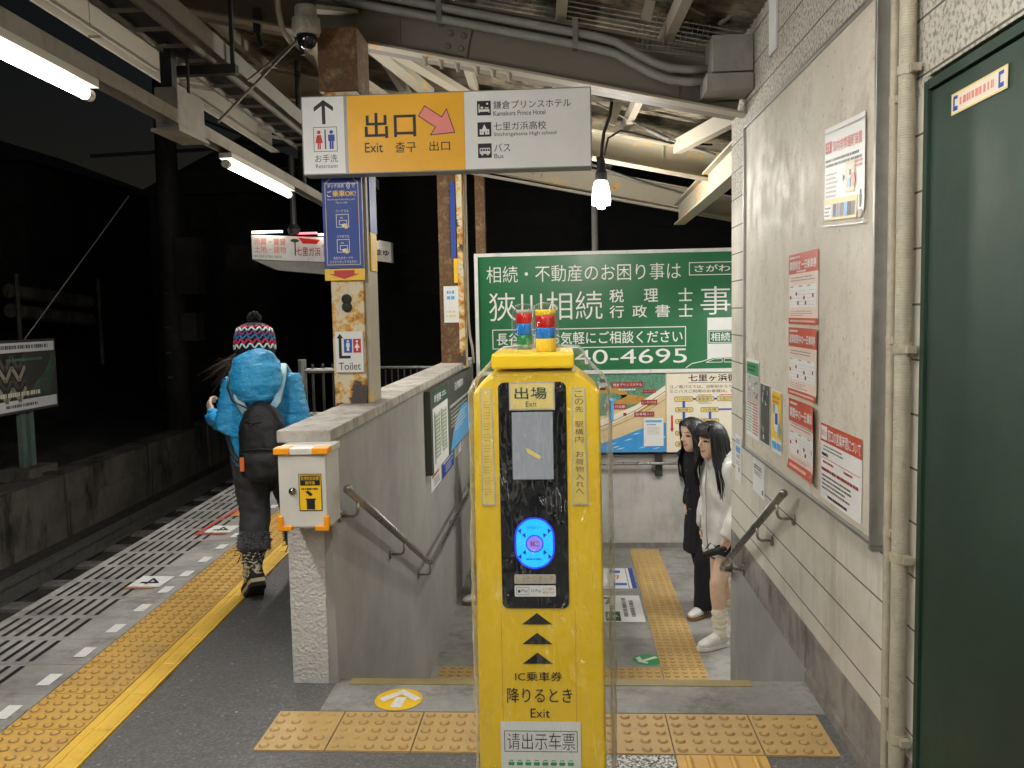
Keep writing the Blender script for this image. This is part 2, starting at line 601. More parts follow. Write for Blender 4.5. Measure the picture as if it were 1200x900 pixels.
TXT = {}
def text_geo(s, bold):
    key = (s, bold)
    if key not in TXT:
        cu = bpy.data.curves.new('lettering', 'FONT')
        cu.body = s
        cu.resolution_u = 4
        cu.offset = bold
        ob = bpy.data.objects.new('lettering', cu)
        COL.objects.link(ob)
        dg = bpy.context.evaluated_depsgraph_get()
        me = ob.evaluated_get(dg).to_mesh()
        vs = [v_.co.copy() for v_ in me.vertices]
        fs = [tuple(p.vertices) for p in me.polygons]
        bpy.data.objects.remove(ob); bpy.data.curves.remove(cu)
        TXT[key] = (vs, fs)
    return TXT[key]

class Panel:
    """flat artwork: (a, b) metric coordinates along right / up from an origin, layers lifted along the normal"""
    def __init__(s, origin, right, up):
        s.o, s.r, s.u = V(origin), V(right).normalized(), V(up).normalized()
        s.n = s.r.cross(s.u)
        s.parts = {}
    def bm(s, part, m):
        return s.parts.setdefault((part, m), bmesh.new())
    def pt(s, a, b, l):
        return s.o + s.r * a + s.u * b + s.n * (l * .001)
    def poly(s, part, m, pts, l=1):
        quad(s.bm(part, m), [s.pt(a, b, l) for a, b in pts])
    def rect(s, part, m, a0, b0, a1, b1, l=1):
        s.poly(part, m, ((a0, b0), (a1, b0), (a1, b1), (a0, b1)), l)
    def frame(s, part, m, a0, b0, a1, b1, w, l=1):
        s.rect(part, m, a0, b0, a1, b0 + w, l); s.rect(part, m, a0, b1 - w, a1, b1, l)
        s.rect(part, m, a0, b0 + w, a0 + w, b1 - w, l); s.rect(part, m, a1 - w, b0 + w, a1, b1 - w, l)
    def rrect(s, part, m, a0, b0, a1, b1, r_, l=1):
        pts = []
        for ca, cb, st in ((a1 - r_, b0 + r_, -90), (a1 - r_, b1 - r_, 0), (a0 + r_, b1 - r_, 90), (a0 + r_, b0 + r_, 180)):
            for i in range(7):
                an = R(st + 15 * i)
                pts.append((ca + r_ * math.cos(an), cb + r_ * math.sin(an)))
        s.poly(part, m, pts, l)
    def disc(s, part, m, a, b, ra, rb=None, l=1, n_=28):
        rb = rb or ra
        s.poly(part, m, [(a + ra * math.cos(2 * math.pi * i / n_), b + rb * math.sin(2 * math.pi * i / n_)) for i in range(n_)], l)
    def line(s, part, m, pts, w, l=1):
        for (a0, b0), (a1, b1) in zip(pts, pts[1:]):
            dx, dy = a1 - a0, b1 - b0
            d = math.hypot(dx, dy) or 1
            px, py = -dy / d * w / 2, dx / d * w / 2
            s.poly(part, m, ((a0 + px, b0 + py), (a0 - px, b0 - py), (a1 - px, b1 - py), (a1 + px, b1 + py)), l)
    def text(s, part, m, st, a0, b0, a1, b1, l=2, bold=.0, keep=False):
        vs, fs = text_geo(st, bold)
        if not vs:
            return
        x0 = min(v_.x for v_ in vs); x1 = max(v_.x for v_ in vs)
        y0 = min(v_.y for v_ in vs); y1 = max(v_.y for v_ in vs)
        sx = (a1 - a0) / (x1 - x0); sy = (b1 - b0) / (y1 - y0)
        if keep:
            sx = sy = min(sx, sy)
        bm = s.bm(part, m)
        nv = [bm.verts.new(s.pt(a0 + (v_.x - x0) * sx, b0 + (v_.y - y0) * sy, l)) for v_ in vs]
        for f in fs:
            try:
                bm.faces.new([nv[i] for i in f])
            except ValueError:
                pass
    def vtext(s, part, m, st, a0, b0, a1, b1, l=2, bold=0.):
        h = (b1 - b0) / len(st)
        for i, ch in enumerate(st):
            if ch.strip():
                s.text(part, m, ch, a0, b1 - h * (i + .9), a1, b1 - h * (i + .1), l, bold)
    def bars(s, part, m, a0, b0, a1, b1, rows, fill=.45, l=2, ragged=.3):
        """illegible small print: broken rows of dashes"""
        h = (b1 - b0) / rows
        for i in range(rows):
            y_ = b1 - h * (i + .5)
            end = a1 - (a1 - a0) * random.random() * ragged
            x_ = a0
            while x_ < end:
                w_ = h * random.uniform(.25, .7)
                s.rect(part, m, x_, y_ - h * fill / 2, min(x_ + w_, end), y_ + h * fill / 2, l)
                x_ += w_ + h * random.choice((.1, .14, .2, .35))
    def flush(s, parent):
        out = []
        for (part, m), bm in s.parts.items():
            out.append(obj(part, bm, m, parent))
        s.parts = {}
        return out

# ================================================================== SETTING
def sx(y):
    """the platform edge runs slightly askew to the stairwell wall"""
    return -.045 * (y - 3.0)

def strip(bm, x0, x1, y0, y1, z):
    quad(bm, ((x0 + sx(y0), y0, z), (x1 + sx(y0), y0, z), (x1 + sx(y1), y1, z), (x0 + sx(y1), y1, z)))

def sbox(bm, x0, x1, y0, y1, z0, z1, tp=0.):
    """sheared block; tp narrows the top"""
    lo = [V((x + sx(y), y, z0)) for x, y in ((x0, y0), (x1, y0), (x1, y1), (x0, y1))]
    hi = [V((x + sx(y), y, z1)) for x, y in ((x0 + tp, y0 + tp), (x1 - tp, y0 + tp), (x1 - tp, y1 - tp), (x0 + tp, y1 - tp))]
    a = [bm.verts.new(p) for p in lo]; b = [bm.verts.new(p) for p in hi]
    bm.faces.new(b)
    for i in range(4):
        bm.faces.new((a[i], a[(i + 1) % 4], b[(i + 1) % 4], b[i]))

YA, YB = -7.0, 24.0
# ground far around, one sheet
bm = BM(); quad(bm, ((-60, -30, -1.25), (60, -30, -1.25), (60, 90, -1.25), (-60, 90, -1.25)))
obj('ground', bm, 'ballast_ground', kind='structure')
# platform body and asphalt top (round the stairwell hole)
bm = BM()
for y0, y1, xr in ((YA, 3.19, 3.0), (3.19, 9.25, -1.14), (9.25, YB, -1.14)):
    quad(bm, ((-1.66 + sx(y0), y0, 0), (xr, y0, 0), (xr, y1, 0), (-1.66 + sx(y1), y1, 0)))
quad(bm, ((-1.14, 3.19, 0), (-.957, 3.19, 0), (-.957, 3.46, 0), (-1.14, 3.46, 0)))
obj('platform', bm, 'asphalt', kind='structure')
bm = BM()
box(bm, -.956, 3.19, -.2, .951, 3.478, .002)
obj('step_slab', bm, 'step_slab', kind='structure')
bm = BM()
box(bm, -.90, 3.425, -.01, .72, 3.481, .0055)
obj('stair_nosing', bm, 'brass_nosing', kind='structure')
# edge slabs with drainage slots
bm = BM()
bs = BM()
y = 2.11
yy = 1.52
while yy < YB - .3:
    sbox(bm, -2.80, -2.095, yy + .002, yy + .298, -.3, .0)
    if yy < 16:
        for k in range(7):
            x_ = -2.36 - .062 * k
            strip(bs, x_ - .011, x_ + .011, yy + .028, yy + .272, .003)
    yy += .30
sbox(bm, -2.80, -2.095, YA, 1.518, -.3, 0)
obj('platform_edge', bm, 'edge_slab', kind='structure')
obj('platform_slots', bs, 'slot_dark', kind='structure')
bm = BM(); strip(bm, -2.80, -2.095, YA, YB, -.02); strip(bm, -2.095, -1.66, YA, YB, -.004)
quad(bm, ((-2.79 + sx(YA), YA, -1.25), (-2.79 + sx(YA), YA, -.02), (-2.79 + sx(YB), YB, -.02), (-2.79 + sx(YB), YB, -1.25)))
obj('platform_side', bm, 'far_concrete', kind='structure')
# white dashes
bm = BM()
yy = 1.895
while yy < 20:
    strip(bm, -2.19, -2.133, yy, yy + .115, .004); yy += .30
obj('road_marking', bm, 'white_road', kind='structure')

RIM_SHADE = bmesh.new()  # flat dark rings that paint a shaded rim round each stud
def stud(bm, x, y, z, r_=.0145, h=.0058, shear=False):
    a = []
    if (y < 8.5 and not shear and noise.noise(V((x * 3, y * 3, 2))) > -.35) or (shear and y < 5.5):
        ring = [[RIM_SHADE.verts.new((x + rr * math.cos(k * math.pi / 5 + .3) + (sx(y) if shear else 0), y - .001 + rr * math.sin(k * math.pi / 5 + .3), z + (.0025 if shear else .0009))) for k in range(10)] for rr in (.0125, .0195)]
        for k in range(10):
            RIM_SHADE.faces.new((ring[0][k], ring[1][k], ring[1][(k + 1) % 10], ring[0][(k + 1) % 10]))
    for rr, zz in ((r_, z), (r_ * .74, z + h)):
        a.append([bm.verts.new((x + rr * math.cos(k * math.pi / 5) + (sx(y) if shear else 0), y + rr * math.sin(k * math.pi / 5), zz)) for k in range(10)])
    for k in range(10):
        bm.faces.new((a[0][k], a[0][(k + 1) % 10], a[1][(k + 1) % 10], a[1][k]))
    bm.faces.new(a[1])

def tile(bm, x0, y0, z, n_=5, shear=False, w=.3, d=.3):
    g = .0026
    if shear:
        sbox(bm, x0 + g, x0 + w - g, y0 + g, y0 + d - g, z - .01, z, .0015)
    else:
        box(bm, x0 + g, y0 + g, z - .01, x0 + w - g, y0 + d - g, z)
    nx, ny = max(1, round(w / .06)), max(1, round(d / .06))
    for i in range(nx):
        for j in range(ny):
            stud(bm, x0 + .03 + .06 * i, y0 + .03 + .06 * j, z, shear=shear)

# dotted warning strip with its inner line bar along the platform edge
bm = BM(); bl = BM()
yy = 1.509
while yy < 19:
    tile(bm, -2.085, yy, .007, shear=True)
    sbox(bl, -1.784, -1.672, yy + .002, yy + .298, -.004, .006)
    sbox(bl, -1.770, -1.745, yy + .006, yy + .294, .006, .011, .003)
    sbox(bl, -1.733, -1.682, yy + .006, yy + .294, .006, .0095, .003)
    yy += .30
obj('tactile_strip', bm, 'tactile_yellow', kind='structure')
obj('tactile_line', bl, 'line_yellow', kind='structure')
# row of dotted tiles before the stairs
bm = BM()
for x_ in (-1.10 + .3 * i for i in range(1, 5)):
    tile(bm, x_ + .248 - .3, 2.876, .006)
tile(bm, -1.105, 2.876, .006, w=.253 + .0)
tile(bm, .348, 2.876, .006); tile(bm, .648, 2.876, .006, w=.25)
obj('tactile_row', bm, 'tactile_worn', kind='structure')
bm = BM()
for y0 in (2.574, 2.272):
    box(bm, .35, y0, -.004, .648, y0 + .298, .006)
    for k in range(4):
        xx = .389 + .073 * k
        tube(bm, [(xx, y0 + .02, .005), (xx, y0 + .28, .005)], .012, 8)
obj('tactile_guide', bm, 'tactile_yellow', kind='structure')
bm = BM(); box(bm, .06, 2.30, -.004, .345, 2.872, .004)
obj('terrazzo_slab', bm, 'terrazzo', kind='structure')

# platform number patches "4" near the edge
def patch(yc, xa, col):
    p = Panel((xa + sx(yc), yc, 0), (0, -1, 0), (1, 0, 0))
    p.rect('patch', 'white_road', -.10, .0, .10, .19, 5)
    p.text('number', 'black_ink', '4', -.055, .045, .06, .155, 7, .0)
    return p
p = patch(4.80, -2.405, 0)
p.rect('edge_line', 'orange_road', .11, .0, .13, .17, 5)
o_ = thing('number_patch', 'white number patch with an orange bar, nearer one on the platform edge', 'floor marking', (-2.48, 4.8, .005), 'number patches painted on the platform edge')
p.flush(o_)
p = patch(6.02, -2.42, 0)
p.rect('edge_line', 'red_road', .12, -.02, .15, .18, 5)
p.rect('edge_line', 'red_road', -1.10, -.045, .15, -.02, 5)
p.rect('edge_line', 'orange_road', -.62, .0, -.40, .19, 5)
o_ = thing('number_patch', 'white number patch with a long red line, farther one on the platform edge', 'floor marking', (-2.6, 6.0, .005), 'number patches painted on the platform edge')
p.flush(o_)
# round arrow sticker before the stairs
p = Panel((-.67, 3.285, .004), (1, 0, 0), (0, 1, 0))
p.disc('disc', 'yellow_ink', 0, 0, .093, .098, 1)
p.poly('arrow', 'white_road', ((-.022, -.075), (.022, -.075), (.030, .015), (-.012, .015)), 2.4)
p.poly('arrow', 'white_road', ((-.078, .0), (-.055, -.028), (.012, .05), (.004, .085)), 3)
p.poly('arrow', 'white_road', ((.004, .085), (.0, .045), (.066, -.02), (.088, .005)), 3.6)
o_ = thing('floor_sticker', 'round yellow floor sticker with a white arrow before the top stair', 'floor sticker', (-.67, 3.285, .004))
p.flush(o_)

# stairs and landing
bm = BM()
for i in range(1, 6):
    z0 = -.158 * i
    y0 = 3.478 + .33 * (i - 1)
    box(bm, -.952, y0, -1.25, .949, y0 + .33, z0)
obj('stairs', bm, 'stair_concrete', kind='structure')
bm = BM()
box(bm, -.952, 5.128, -1.2, 4.2, 9.0, -.953)
obj('landing', bm, 'landing_floor', kind='structure')
bm = BM()
yy = 5.905
while yy < 8.9:
    tile(bm, .622, yy, -.946, w=.30); yy += .30
for x_ in [-.58 + .3 * i for i in range(4)]:
    tile(bm, x_, 5.60, -.946)
tile(bm, -.90, 5.60, -.946, w=.32); tile(bm, .622, 5.60, -.946)
obj('landing_tactile', bm, 'tactile_worn', kind='structure')
obj('stud_rim_shade', RIM_SHADE, 'stud_rim_shade', kind='structure')
# stickers on the landing
def floor_panel(x, y):
    return Panel((x, y, -.953), (1, 0, 0), (0, 1, 0))
p = floor_panel(.10, 7.95)
p.rect('sheet', 'white_sheet', 0, -.31, .50, .31, 2)
p.rect('border', 'blue_sign', .46, -.31, .50, .31, 3); p.rect('border', 'grey_ink', .43, -.31, .437, .31, 3)
p.bars('pictogram', 'grey_ink', .03, .1, .22, .2, 2, .7, 3); p.rect('pictogram', 'blue_ink', .28, .15, .38, .23, 3)
p.poly('pictogram', 'orange_road', ((.05, -.06), (.20, -.06), (.22, .0), (.04, .0)), 3)
p.disc('pictogram', 'orange_plastic', .13, -.07, .07, .04, 3.5)
p.rect('pictogram', 'blue_ink', .30, -.22, .42, -.15, 3); p.line('pictogram', 'red_ink', ((.31, .05), (.36, .08), (.34, -.04)), .012, 3)
p.bars('pictogram', 'grey_ink', .2, -.28, .32, -.25, 1, .6, 3)
o_ = thing('floor_sticker', 'white floor notice with a blue right edge, farther one on the lower landing', 'floor sticker', (.35, 7.95, -.953)); p.flush(o_)
p = floor_panel(.10, 7.12)
p.rect('sheet', 'white_sheet', 0, -.32, .50, .33, 2)
p.poly('lettering', 'dark_green', ((.19, -.30), (.31, -.30), (.31, -.08), (.19, -.08)), 3)
p.poly('lettering', 'dark_green', ((.20, .10), (.235, .12), (.26, .28), (.19, .28), (.19, .24), (.23, .24)), 3)
p.text('lettering', 'white_sheet', 'Jap.', .20, -.23, .30, -.15, 4)
q = Panel((.10, 7.12, -.953), (0, 1, 0), (-1, 0, 0))
for a0, n_ in ((-.44, 7), (-.38, 8), (-.275, 5)):
    q.bars('lettering', 'grey_ink', -.20 if n_ != 5 else -.05, a0, .27 if n_ != 5 else .1, a0 + .045, 1, .75, 3, .25)
o_ = thing('floor_sticker', 'white floor notice with dark green lettering, nearer one on the lower landing', 'floor sticker', (.35, 7.12, -.953)); p.flush(o_); q.flush(o_)
p = floor_panel(.545, 6.045)
p.disc('disc', 'green_ink', 0, 0, .105, .098, 2)
p.poly('arrow', 'white_road', ((-.075, -.035), (-.01, -.07), (.0, -.045), (-.062, -.005)), 3)
p.poly('arrow', 'white_road', ((-.085, .03), (-.06, -.045), (-.035, -.03), (-.052, .055)), 3.4)
p.poly('arrow', 'white_road', ((-.066, -.028), (-.045, -.046), (.078, .035), (.055, .06)), 3.8)
o_ = thing('floor_sticker', 'round green floor sticker with a white arrow on the lower landing', 'floor sticker', (.545, 6.045, -.953)); p.flush(o_)

# ------------------------------------------------------------------ right wall
def wall_part(name, label, cat='wall'):
    return thing(name, label, cat, (.95, 4, 0))
w = wall_part('block_wall', 'tall cream block wall on the right of the stairs with a grey plinth')
bm = BM()
box(bm, .95, 2.40, .222, 1.13, 5.10, 4.2)
box(bm, .95, 2.40, 2.09, 1.13, -3.0, 4.2)
box(bm, .952, -3.0, -.2, 1.13, 1.12, 2.09)
obj('wall_blocks', bm, 'block_wall', w)
bm = BM()
box(bm, .943, 2.40, -.3, 1.128, 5.095, .06); box(bm, .946, 2.40, .062, 1.128, 5.097, .221)
box(bm, .936, 2.40, -.02, .943, 3.476, .045)
obj('plinth', bm, 'plinth', w)
bm = BM(); box(bm, .945, 3.48, -1.2, 1.128, 5.094, -.302)
quad(bm, ((.9425, 3.479, -.98), (.9425, 3.479, .052), (.9425, 5.094, .052), (.9425, 5.094, -.98)))
obj('stair_side', bm, 'stucco_grey', w)
bm = BM(); box(bm, .94, 4.02, 2.63, .948, 4.16, 3.2)
obj('patch', bm, 'white_paint', w)

# green door
d = thing('steel_door', 'dark green steel door at the right edge with a small sticker', 'door', (.95, 2.0, 0))
bm = BM(); box(bm, .948, 1.16, .02, .99, 2.372, 2.045, .004); obj('door_leaf', bm, 'door_green', d)
bm = BM(); box(bm, .941, 2.376, 0, 1.0, 2.402, 2.074); box(bm, .941, 1.12, 2.05, 1.0, 2.374, 2.074); box(bm, .941, 1.12, 0, 1.0, 1.156, 2.048)
obj('door_frame', bm, 'door_green', d)
p = Panel((.947, 0, 0), (0, -1, 0), (0, 0, 1))
p.rect('sticker', 'map_cream', -2.245, 1.955, -1.972, 2.005, 1)
p.frame('sticker', 'pale_yellow', -2.245, 1.955, -1.972, 2.005, .004, 2)
for a in (-2.235, -2.012):
    p.rect('sticker_mark', 'blue_sign', a, 1.963, a + .008, 1.998, 2); p.rect('sticker_mark', 'blue_sign', a + .008, 1.99, a + .024, 1.998, 2); p.rect('sticker_mark', 'blue_sign', a + .008, 1.963, a + .024, 1.973, 2)
p.bars('sticker_mark', 'pale_red_ink', -2.20, 1.968, -2.03, 1.993, 1, .7, 2, .05)
p.flush(d)

# corrugated conduits
def hose(x, y, r_, name, label):
    c = thing(name, label, 'pipe', (x, y, 0), 'pipes beside the green door')
    bm = BM()
    prof = []
    z_ = .0
    while z_ < 3.3:
        prof += [(r_ * .91, z_), (r_ * 1.0, z_ + .002), (r_ * 1.0, z_ + .0055)]
        z_ += .0072
    lathe(bm, (x, y, 0), prof, 12)
    obj('hose', bm, 'hose_beige', c, True)
    for zz in (.28, .80, 1.38, 2.12) if r_ > .02 else (.33, .84, 1.40, 2.07):
        bm = BM()
        lathe(bm, (x, y, zz), [(r_ * 1.03, -.012), (r_ * 1.16, -.012), (r_ * 1.16, .012), (r_ * 1.03, .012)], 14)
        box(bm, x - .004, y - r_ - .022, zz - .010, x + .02, y - r_, zz + .010)
        obj('clamp', bm, 'hose_beige', c)
hose(.932, 2.588, .0115, 'conduit', 'thin beige ribbed conduit running up the wall')
hose(.919, 2.458, .0225, 'conduit', 'thick beige ribbed conduit running up beside the green door')

# notice board
b = thing('notice_board', 'large cream notice board in an aluminium frame on the block wall', 'notice board', (.93, 3.6, .78))
bm = BM(); box(bm, .918, 2.672, .792, .948, 4.555, 2.392); obj('panel', bm, 'board_panel', b)
bm = BM()
for a in ((.906, 2.658, .778, .949, 2.671, 2.406), (.906, 4.556, .778, .949, 4.568, 2.406), (.906, 2.671, .778, .949, 4.556, .791), (.906, 2.671, 2.393, .949, 4.556, 2.406)):
    box(bm, *a, .002)
obj('frame', bm, 'alu', b)
bm = BM(); box(bm, .905, 2.64, .765, .95, 2.672, .777); obj('corner_bracket', bm, 'alu', b)

def wall_sheet(name, label, a0, a1, b0, b1, paint, cat='poster', x=.917, group='notices on the right wall', base='white_sheet', curl=0., tilt=0.):
    """paper with a slight curl; a = distance along the wall (positive towards the camera is -Y)"""
    t_ = thing(name, label, cat, (x, -(a0 + a1) / 2, b0), group)
    bm = BM()
    nx, nz = 8, 8
    g = {}
    for i in range(nx + 1):
        for j in range(nz + 1):
            u, v_ = i / nx, j / nz
            off = .0015 + curl * (max(0, u - .72) ** 2 * 3 + max(0, .2 - v_) ** 2 * 2)
            g[i, j] = bm.verts.new((x - off, -(a0 + (a1 - a0) * u), b0 + (b1 - b0) * v_ + tilt * (1 - u)))
    for i in range(nx):
        for j in range(nz):
            bm.faces.new((g[i, j], g[i + 1, j], g[i + 1, j + 1], g[i, j + 1]))
    obj('sheet', bm, base, t_)
    k = random.uniform(-.006, .006)
    p = Panel((x - .0018, -a0, b0), (0, -1, -tilt / (a1 - a0)), (0, 0, 1))
    p.W, p.H = a1 - a0, b1 - b0
    paint(p)
    # the artwork follows the curl of its sheet
    for bmx in p.parts.values():
        bmesh.ops.subdivide_edges(bmx, edges=[e for e in bmx.edges if e.calc_length() > p.W * .3], cuts=4, use_grid_fill=True)
        for v_ in bmx.verts:
            u = (-v_.co.y - a0) / (a1 - a0); w_ = (v_.co.z - b0) / (b1 - b0)
            v_.co.x -= curl * (max(0, u - .72) ** 2 * 3 + max(0, .2 - w_) ** 2 * 2)
    p.flush(t_)
    return t_

def house(p):
    W, H = p.W, p.H
    p.rect('lettering', 'red_ink', .03 * W, .80 * H, .19 * W, .93 * H); p.text('lettering', 'white_sheet', '注意', .05 * W, .83 * H, .17 * W, .90 * H)
    p.text('lettering', 'pale_red_ink', '車内非常通報装置', .23 * W, .79 * H, .93 * W, .92 * H, 1, .02)
    p.bars('lettering', 'grey_ink', .03 * W, .63 * H, .95 * W, .74 * H, 2, .55, 1)
    p.bars('lettering', 'map_grey', .05 * W, .28 * H, .40 * W, .58 * H, 6, .35, 1)
    p.rrect('picture', 'map_cream', .57 * W, .32 * H, .76 * W, .62 * H, .01); p.frame('picture', 'pale_yellow', .56 * W, .31 * H, .77 * W, .63 * H, .003, 2)
    p.rect('picture', 'grey_ink', .64 * W, .49 * H, .68 * W, .55 * H, 2); p.rect('picture', 'light_blue', .60 * W, .37 * H, .67 * W, .46 * H, 2)
    p.poly('picture', 'grey_ink', ((.48 * W, .43 * H), (.53 * W, .48 * H), (.48 * W, .53 * H)), 1); p.disc('picture', 'orange_poster', .74 * W, .44 * H, .02, .022, 3)
    p.bars('lettering', 'pale_red_ink', .77 * W, .55 * H, .96 * W, .64 * H, 2, .6, 1)
    p.rect('picture', 'pale_yellow', .02 * W, .03 * H, .83 * W, .27 * H); p.rect('picture', 'white_sheet', .03 * W, .05 * H, .22 * W, .21 * H, 2); p.bars('lettering', 'grey_ink', .04 * W, .06 * H, .2 * W, .19 * H, 3, .4, 3)
    for i, c_ in enumerate(('blue_sign', 'alu_dull', 'grey_ink', 'light_blue', 'black_ink', 'grey_ink')):
        p.rect('picture', c_, (.25 + .092 * i) * W, .06 * H, (.33 + .092 * i) * W, .21 * H, 2)
    p.poly('picture', 'black_ink', ((.89 * W, .13 * H), (.93 * W, .13 * H), (.94 * W, .26 * H), (.88 * W, .26 * H))); p.disc('picture', 'black_ink', .91 * W, .285 * H, .010)
    p.rect('picture', 'map_grey', .86 * W, .03 * H, .96 * W, .11 * H)
    p.frame('cover_edge', 'alu', -.012, -.012, W + .012, H + .012, .004, 2)
wall_sheet('laminated_notice', 'white laminated notice with pale red heading, highest on the board', -3.19, -2.76, 1.79, 2.085, house, 'notice', tilt=.028, curl=.02)

def red_poster(head, sub, low=.09, band=.28):
    def f(p):
        W, H = p.W, p.H
        p.rect('band', 'orange_poster', 0, H * (1 - band), W, H); p.rect('band', 'orange_poster', 0, 0, W, H * low)
        p.text('lettering', 'white_sheet', head, .05 * W, H * (1 - band * .82), .95 * W, H * (1 - band * .36), 2, .015)
        p.bars('lettering', 'white_sheet', .05 * W, H * (1 - band * .26), .42 * W, H * (1 - band * .10), 1, .6, 2)
        if sub:
            p.bars('lettering', 'white_sheet', .30 * W, H * (1 - band * .98), .7 * W, H * (1 - band * .84), 1, .6, 2)
        p.bars('lettering', 'grey_ink', .07 * W, .60 * H, .93 * W, .68 * H, 2, .3, 1)
        p.rect('calendar', 'white_sheet', .05 * W, .24 * H, .95 * W, .55 * H)
        for i in range(3):
            p.bars('calendar', 'grey_ink', (.07 + .3 * i) * W, .52 * H, (.2 + .3 * i) * W, .55 * H, 1, .5, 2)
            for k in range(5):
                p.rect('calendar', 'map_grey', (.07 + .3 * i) * W, (.27 + .05 * k) * H, (.32 + .3 * i) * W, (.274 + .05 * k) * H, 2)
        for u, v_ in ((.09, .38), (.30, .43), (.36, .30), (.57, .37), (.62, .30), (.86, .40)):
            p.rect('calendar', 'brown_red', (u - .025) * W, (v_ - .025) * H, (u + .025) * W, (v_ + .025) * H, 3)
        p.bars('lettering', 'grey_ink', .07 * W, (low + .02) * H, .9 * W, .2 * H, 3, .25, 1, .6)
        p.bars('lettering', 'peach_paper', .07 * W, low * .25 * H, .95 * W, low * .75 * H, 1, .6, 2, .05)
    return f
g3 = 'red headed posters on the notice board'
wall_sheet('poster', 'red and peach poster, topmost of the column of three on the board', -3.672, -3.255, 1.432, 1.708, red_poster('期間限定 一日乗車券', True), group=g3, base='peach_paper')
wall_sheet('poster', 'red and peach poster, middle of the column of three on the board', -3.672, -3.245, 1.146, 1.418, red_poster('夏期期間中の一日乗車券', False), group=g3, base='peach_paper', curl=.03)
wall_sheet('poster', 'curling red and peach poster, lowest of the column of three on the board', -3.66, -3.24, .842, 1.13, red_poster('期間中の一日乗車券', False, .13, .32), group=g3, base='peach_paper', curl=.08)

def office(p):
    W, H = p.W, p.H
    p.rect('band', 'orange_poster', 0, H * .76, W, H)
    p.rect('band', 'white_sheet', .02 * W, H * .79, .18 * W, H * .97, 2); p.text('lettering', 'orange_poster', 'お知らせ', .03 * W, H * .84, .17 * W, H * .92, 3)
    p.text('lettering', 'white_sheet', '窓口の営業時間について', .20 * W, H * .79, .985 * W, H * .95, 2, .01)
    p.bars('lettering', 'grey_ink', .07 * W, .64 * H, .75 * W, .73 * H, 2, .4, 1)
    p.bars('lettering', 'black_ink', .03 * W, .57 * H, .2 * W, .62 * H, 1, .8, 1, .05)
    p.rect('rule', 'orange_poster', .03 * W, .545 * H, .98 * W, .553 * H, 2)
    p.bars('lettering', 'brown_red', .07 * W, .47 * H, .4 * W, .52 * H, 1, .6, 1); p.bars('lettering', 'brown_red', .6 * W, .47 * H, .85 * W, .52 * H, 1, .6, 1)
    p.bars('lettering', 'brown_red', .03 * W, .36 * H, .98 * W, .43 * H, 1, .6, 1, .05)
    p.bars('lettering', 'grey_ink', .04 * W, .12 * H, .8 * W, .34 * H, 4, .45, 1)
    p.bars('lettering', 'black_ink', .2 * W, .03 * H, .7 * W, .09 * H, 1, .6, 1, .05)
wall_sheet('poster', 'white poster under a red band, beside the steel edge of the board', -3.205, -2.765, .815, 1.085, office)

def mapsheet(p):
    W, H = p.W, p.H
    p.rect('picture', 'green_ink', .04 * W, .80 * H, .96 * W, .96 * H); p.bars('picture', 'dark_green', .1 * W, .83 * H, .8 * W, .94 * H, 2, .6, 2)
    p.rect('picture', 'map_grey', .05 * W, .45 * H, .95 * W, .79 * H)
    for i in range(10):
        u, v_ = random.uniform(.1, .85), random.uniform(.48, .75)
        p.rect('picture', random.choice(('light_blue', 'green_ink', 'red_ink', 'white_sheet', 'blue_sign')), u * W, v_ * H, (u + .1) * W, (v_ + .03) * H, 2)
    p.rect('picture', 'red_ink', .1 * W, .43 * H, .9 * W, .445 * H, 3)
    p.bars('lettering', 'green_ink', .06 * W, .05 * H, .45 * W, .42 * H, 10, .4, 1, .1); p.bars('lettering', 'red_ink', .52 * W, .05 * H, .96 * W, .42 * H, 10, .5, 1, .05)
wall_sheet('poster', 'green and white map sheet, farthest one on the board', -4.51, -4.225, .862, 1.248, mapsheet)
def photosheet(p):
    W, H = p.W, p.H
    p.rect('picture', 'charcoal_sign', .03 * W, .02 * H, .97 * W, .98 * H)
    for i in range(14):
        u, v_ = random.uniform(.08, .8), random.uniform(.06, .9)
        p.rect('picture', random.choice(('alu_dull', 'dark_green', 'map_grey', 'white_sheet', 'light_blue')), u * W, v_ * H, (u + .12) * W, (v_ + random.uniform(.02, .09)) * H, 2 + i * .2)
wall_sheet('poster', 'dark narrow photograph poster between the map sheet and the yellow one', -4.195, -4.003, .868, 1.15, photosheet)
def yellowsheet(p):
    W, H = p.W, p.H
    p.rect('picture', 'yellow_ink', .04 * W, .22 * H, .96 * W, .98 * H); p.bars('picture', 'map_brown', .1 * W, .78 * H, .9 * W, .92 * H, 2, .6, 2)
    p.disc('picture', 'white_sheet', .5 * W, .55 * H, .05, .06, 2); p.rect('picture', 'blue_sign', .4 * W, .46 * H, .65 * W, .64 * H, 3); p.disc('picture', 'light_blue', .3 * W, .7 * H, .022, .02, 3); p.disc('picture', 'light_blue', .78 * W, .38 * H, .022, .03, 3)
    p.rect('picture', 'light_blue', .08 * W, .06 * H, .45 * W, .17 * H, 2); p.rect('picture', 'light_blue', .55 * W, .06 * H, .92 * W, .17 * H, 2)
wall_sheet('poster', 'yellow poster with blue figures on the board', -3.965, -3.782, .864, 1.138, yellowsheet)
def s1(p):
    W, H = p.W, p.H
    p.rect('picture', 'light_blue', .12 * W, .62 * H, .8 * W, .75 * H); p.rect('picture', 'map_grey', .2 * W, .5 * H, .7 * W, .58 * H)
    p.bars('lettering', 'blue_ink', .15 * W, .8 * H, .8 * W, .92 * H, 2, .4, 1); p.rect('picture', 'red_ink', .55 * W, .22 * H, .7 * W, .32 * H); p.bars('lettering', 'grey_ink', .15 * W, .35 * H, .8 * W, .45 * H, 2, .4, 1)
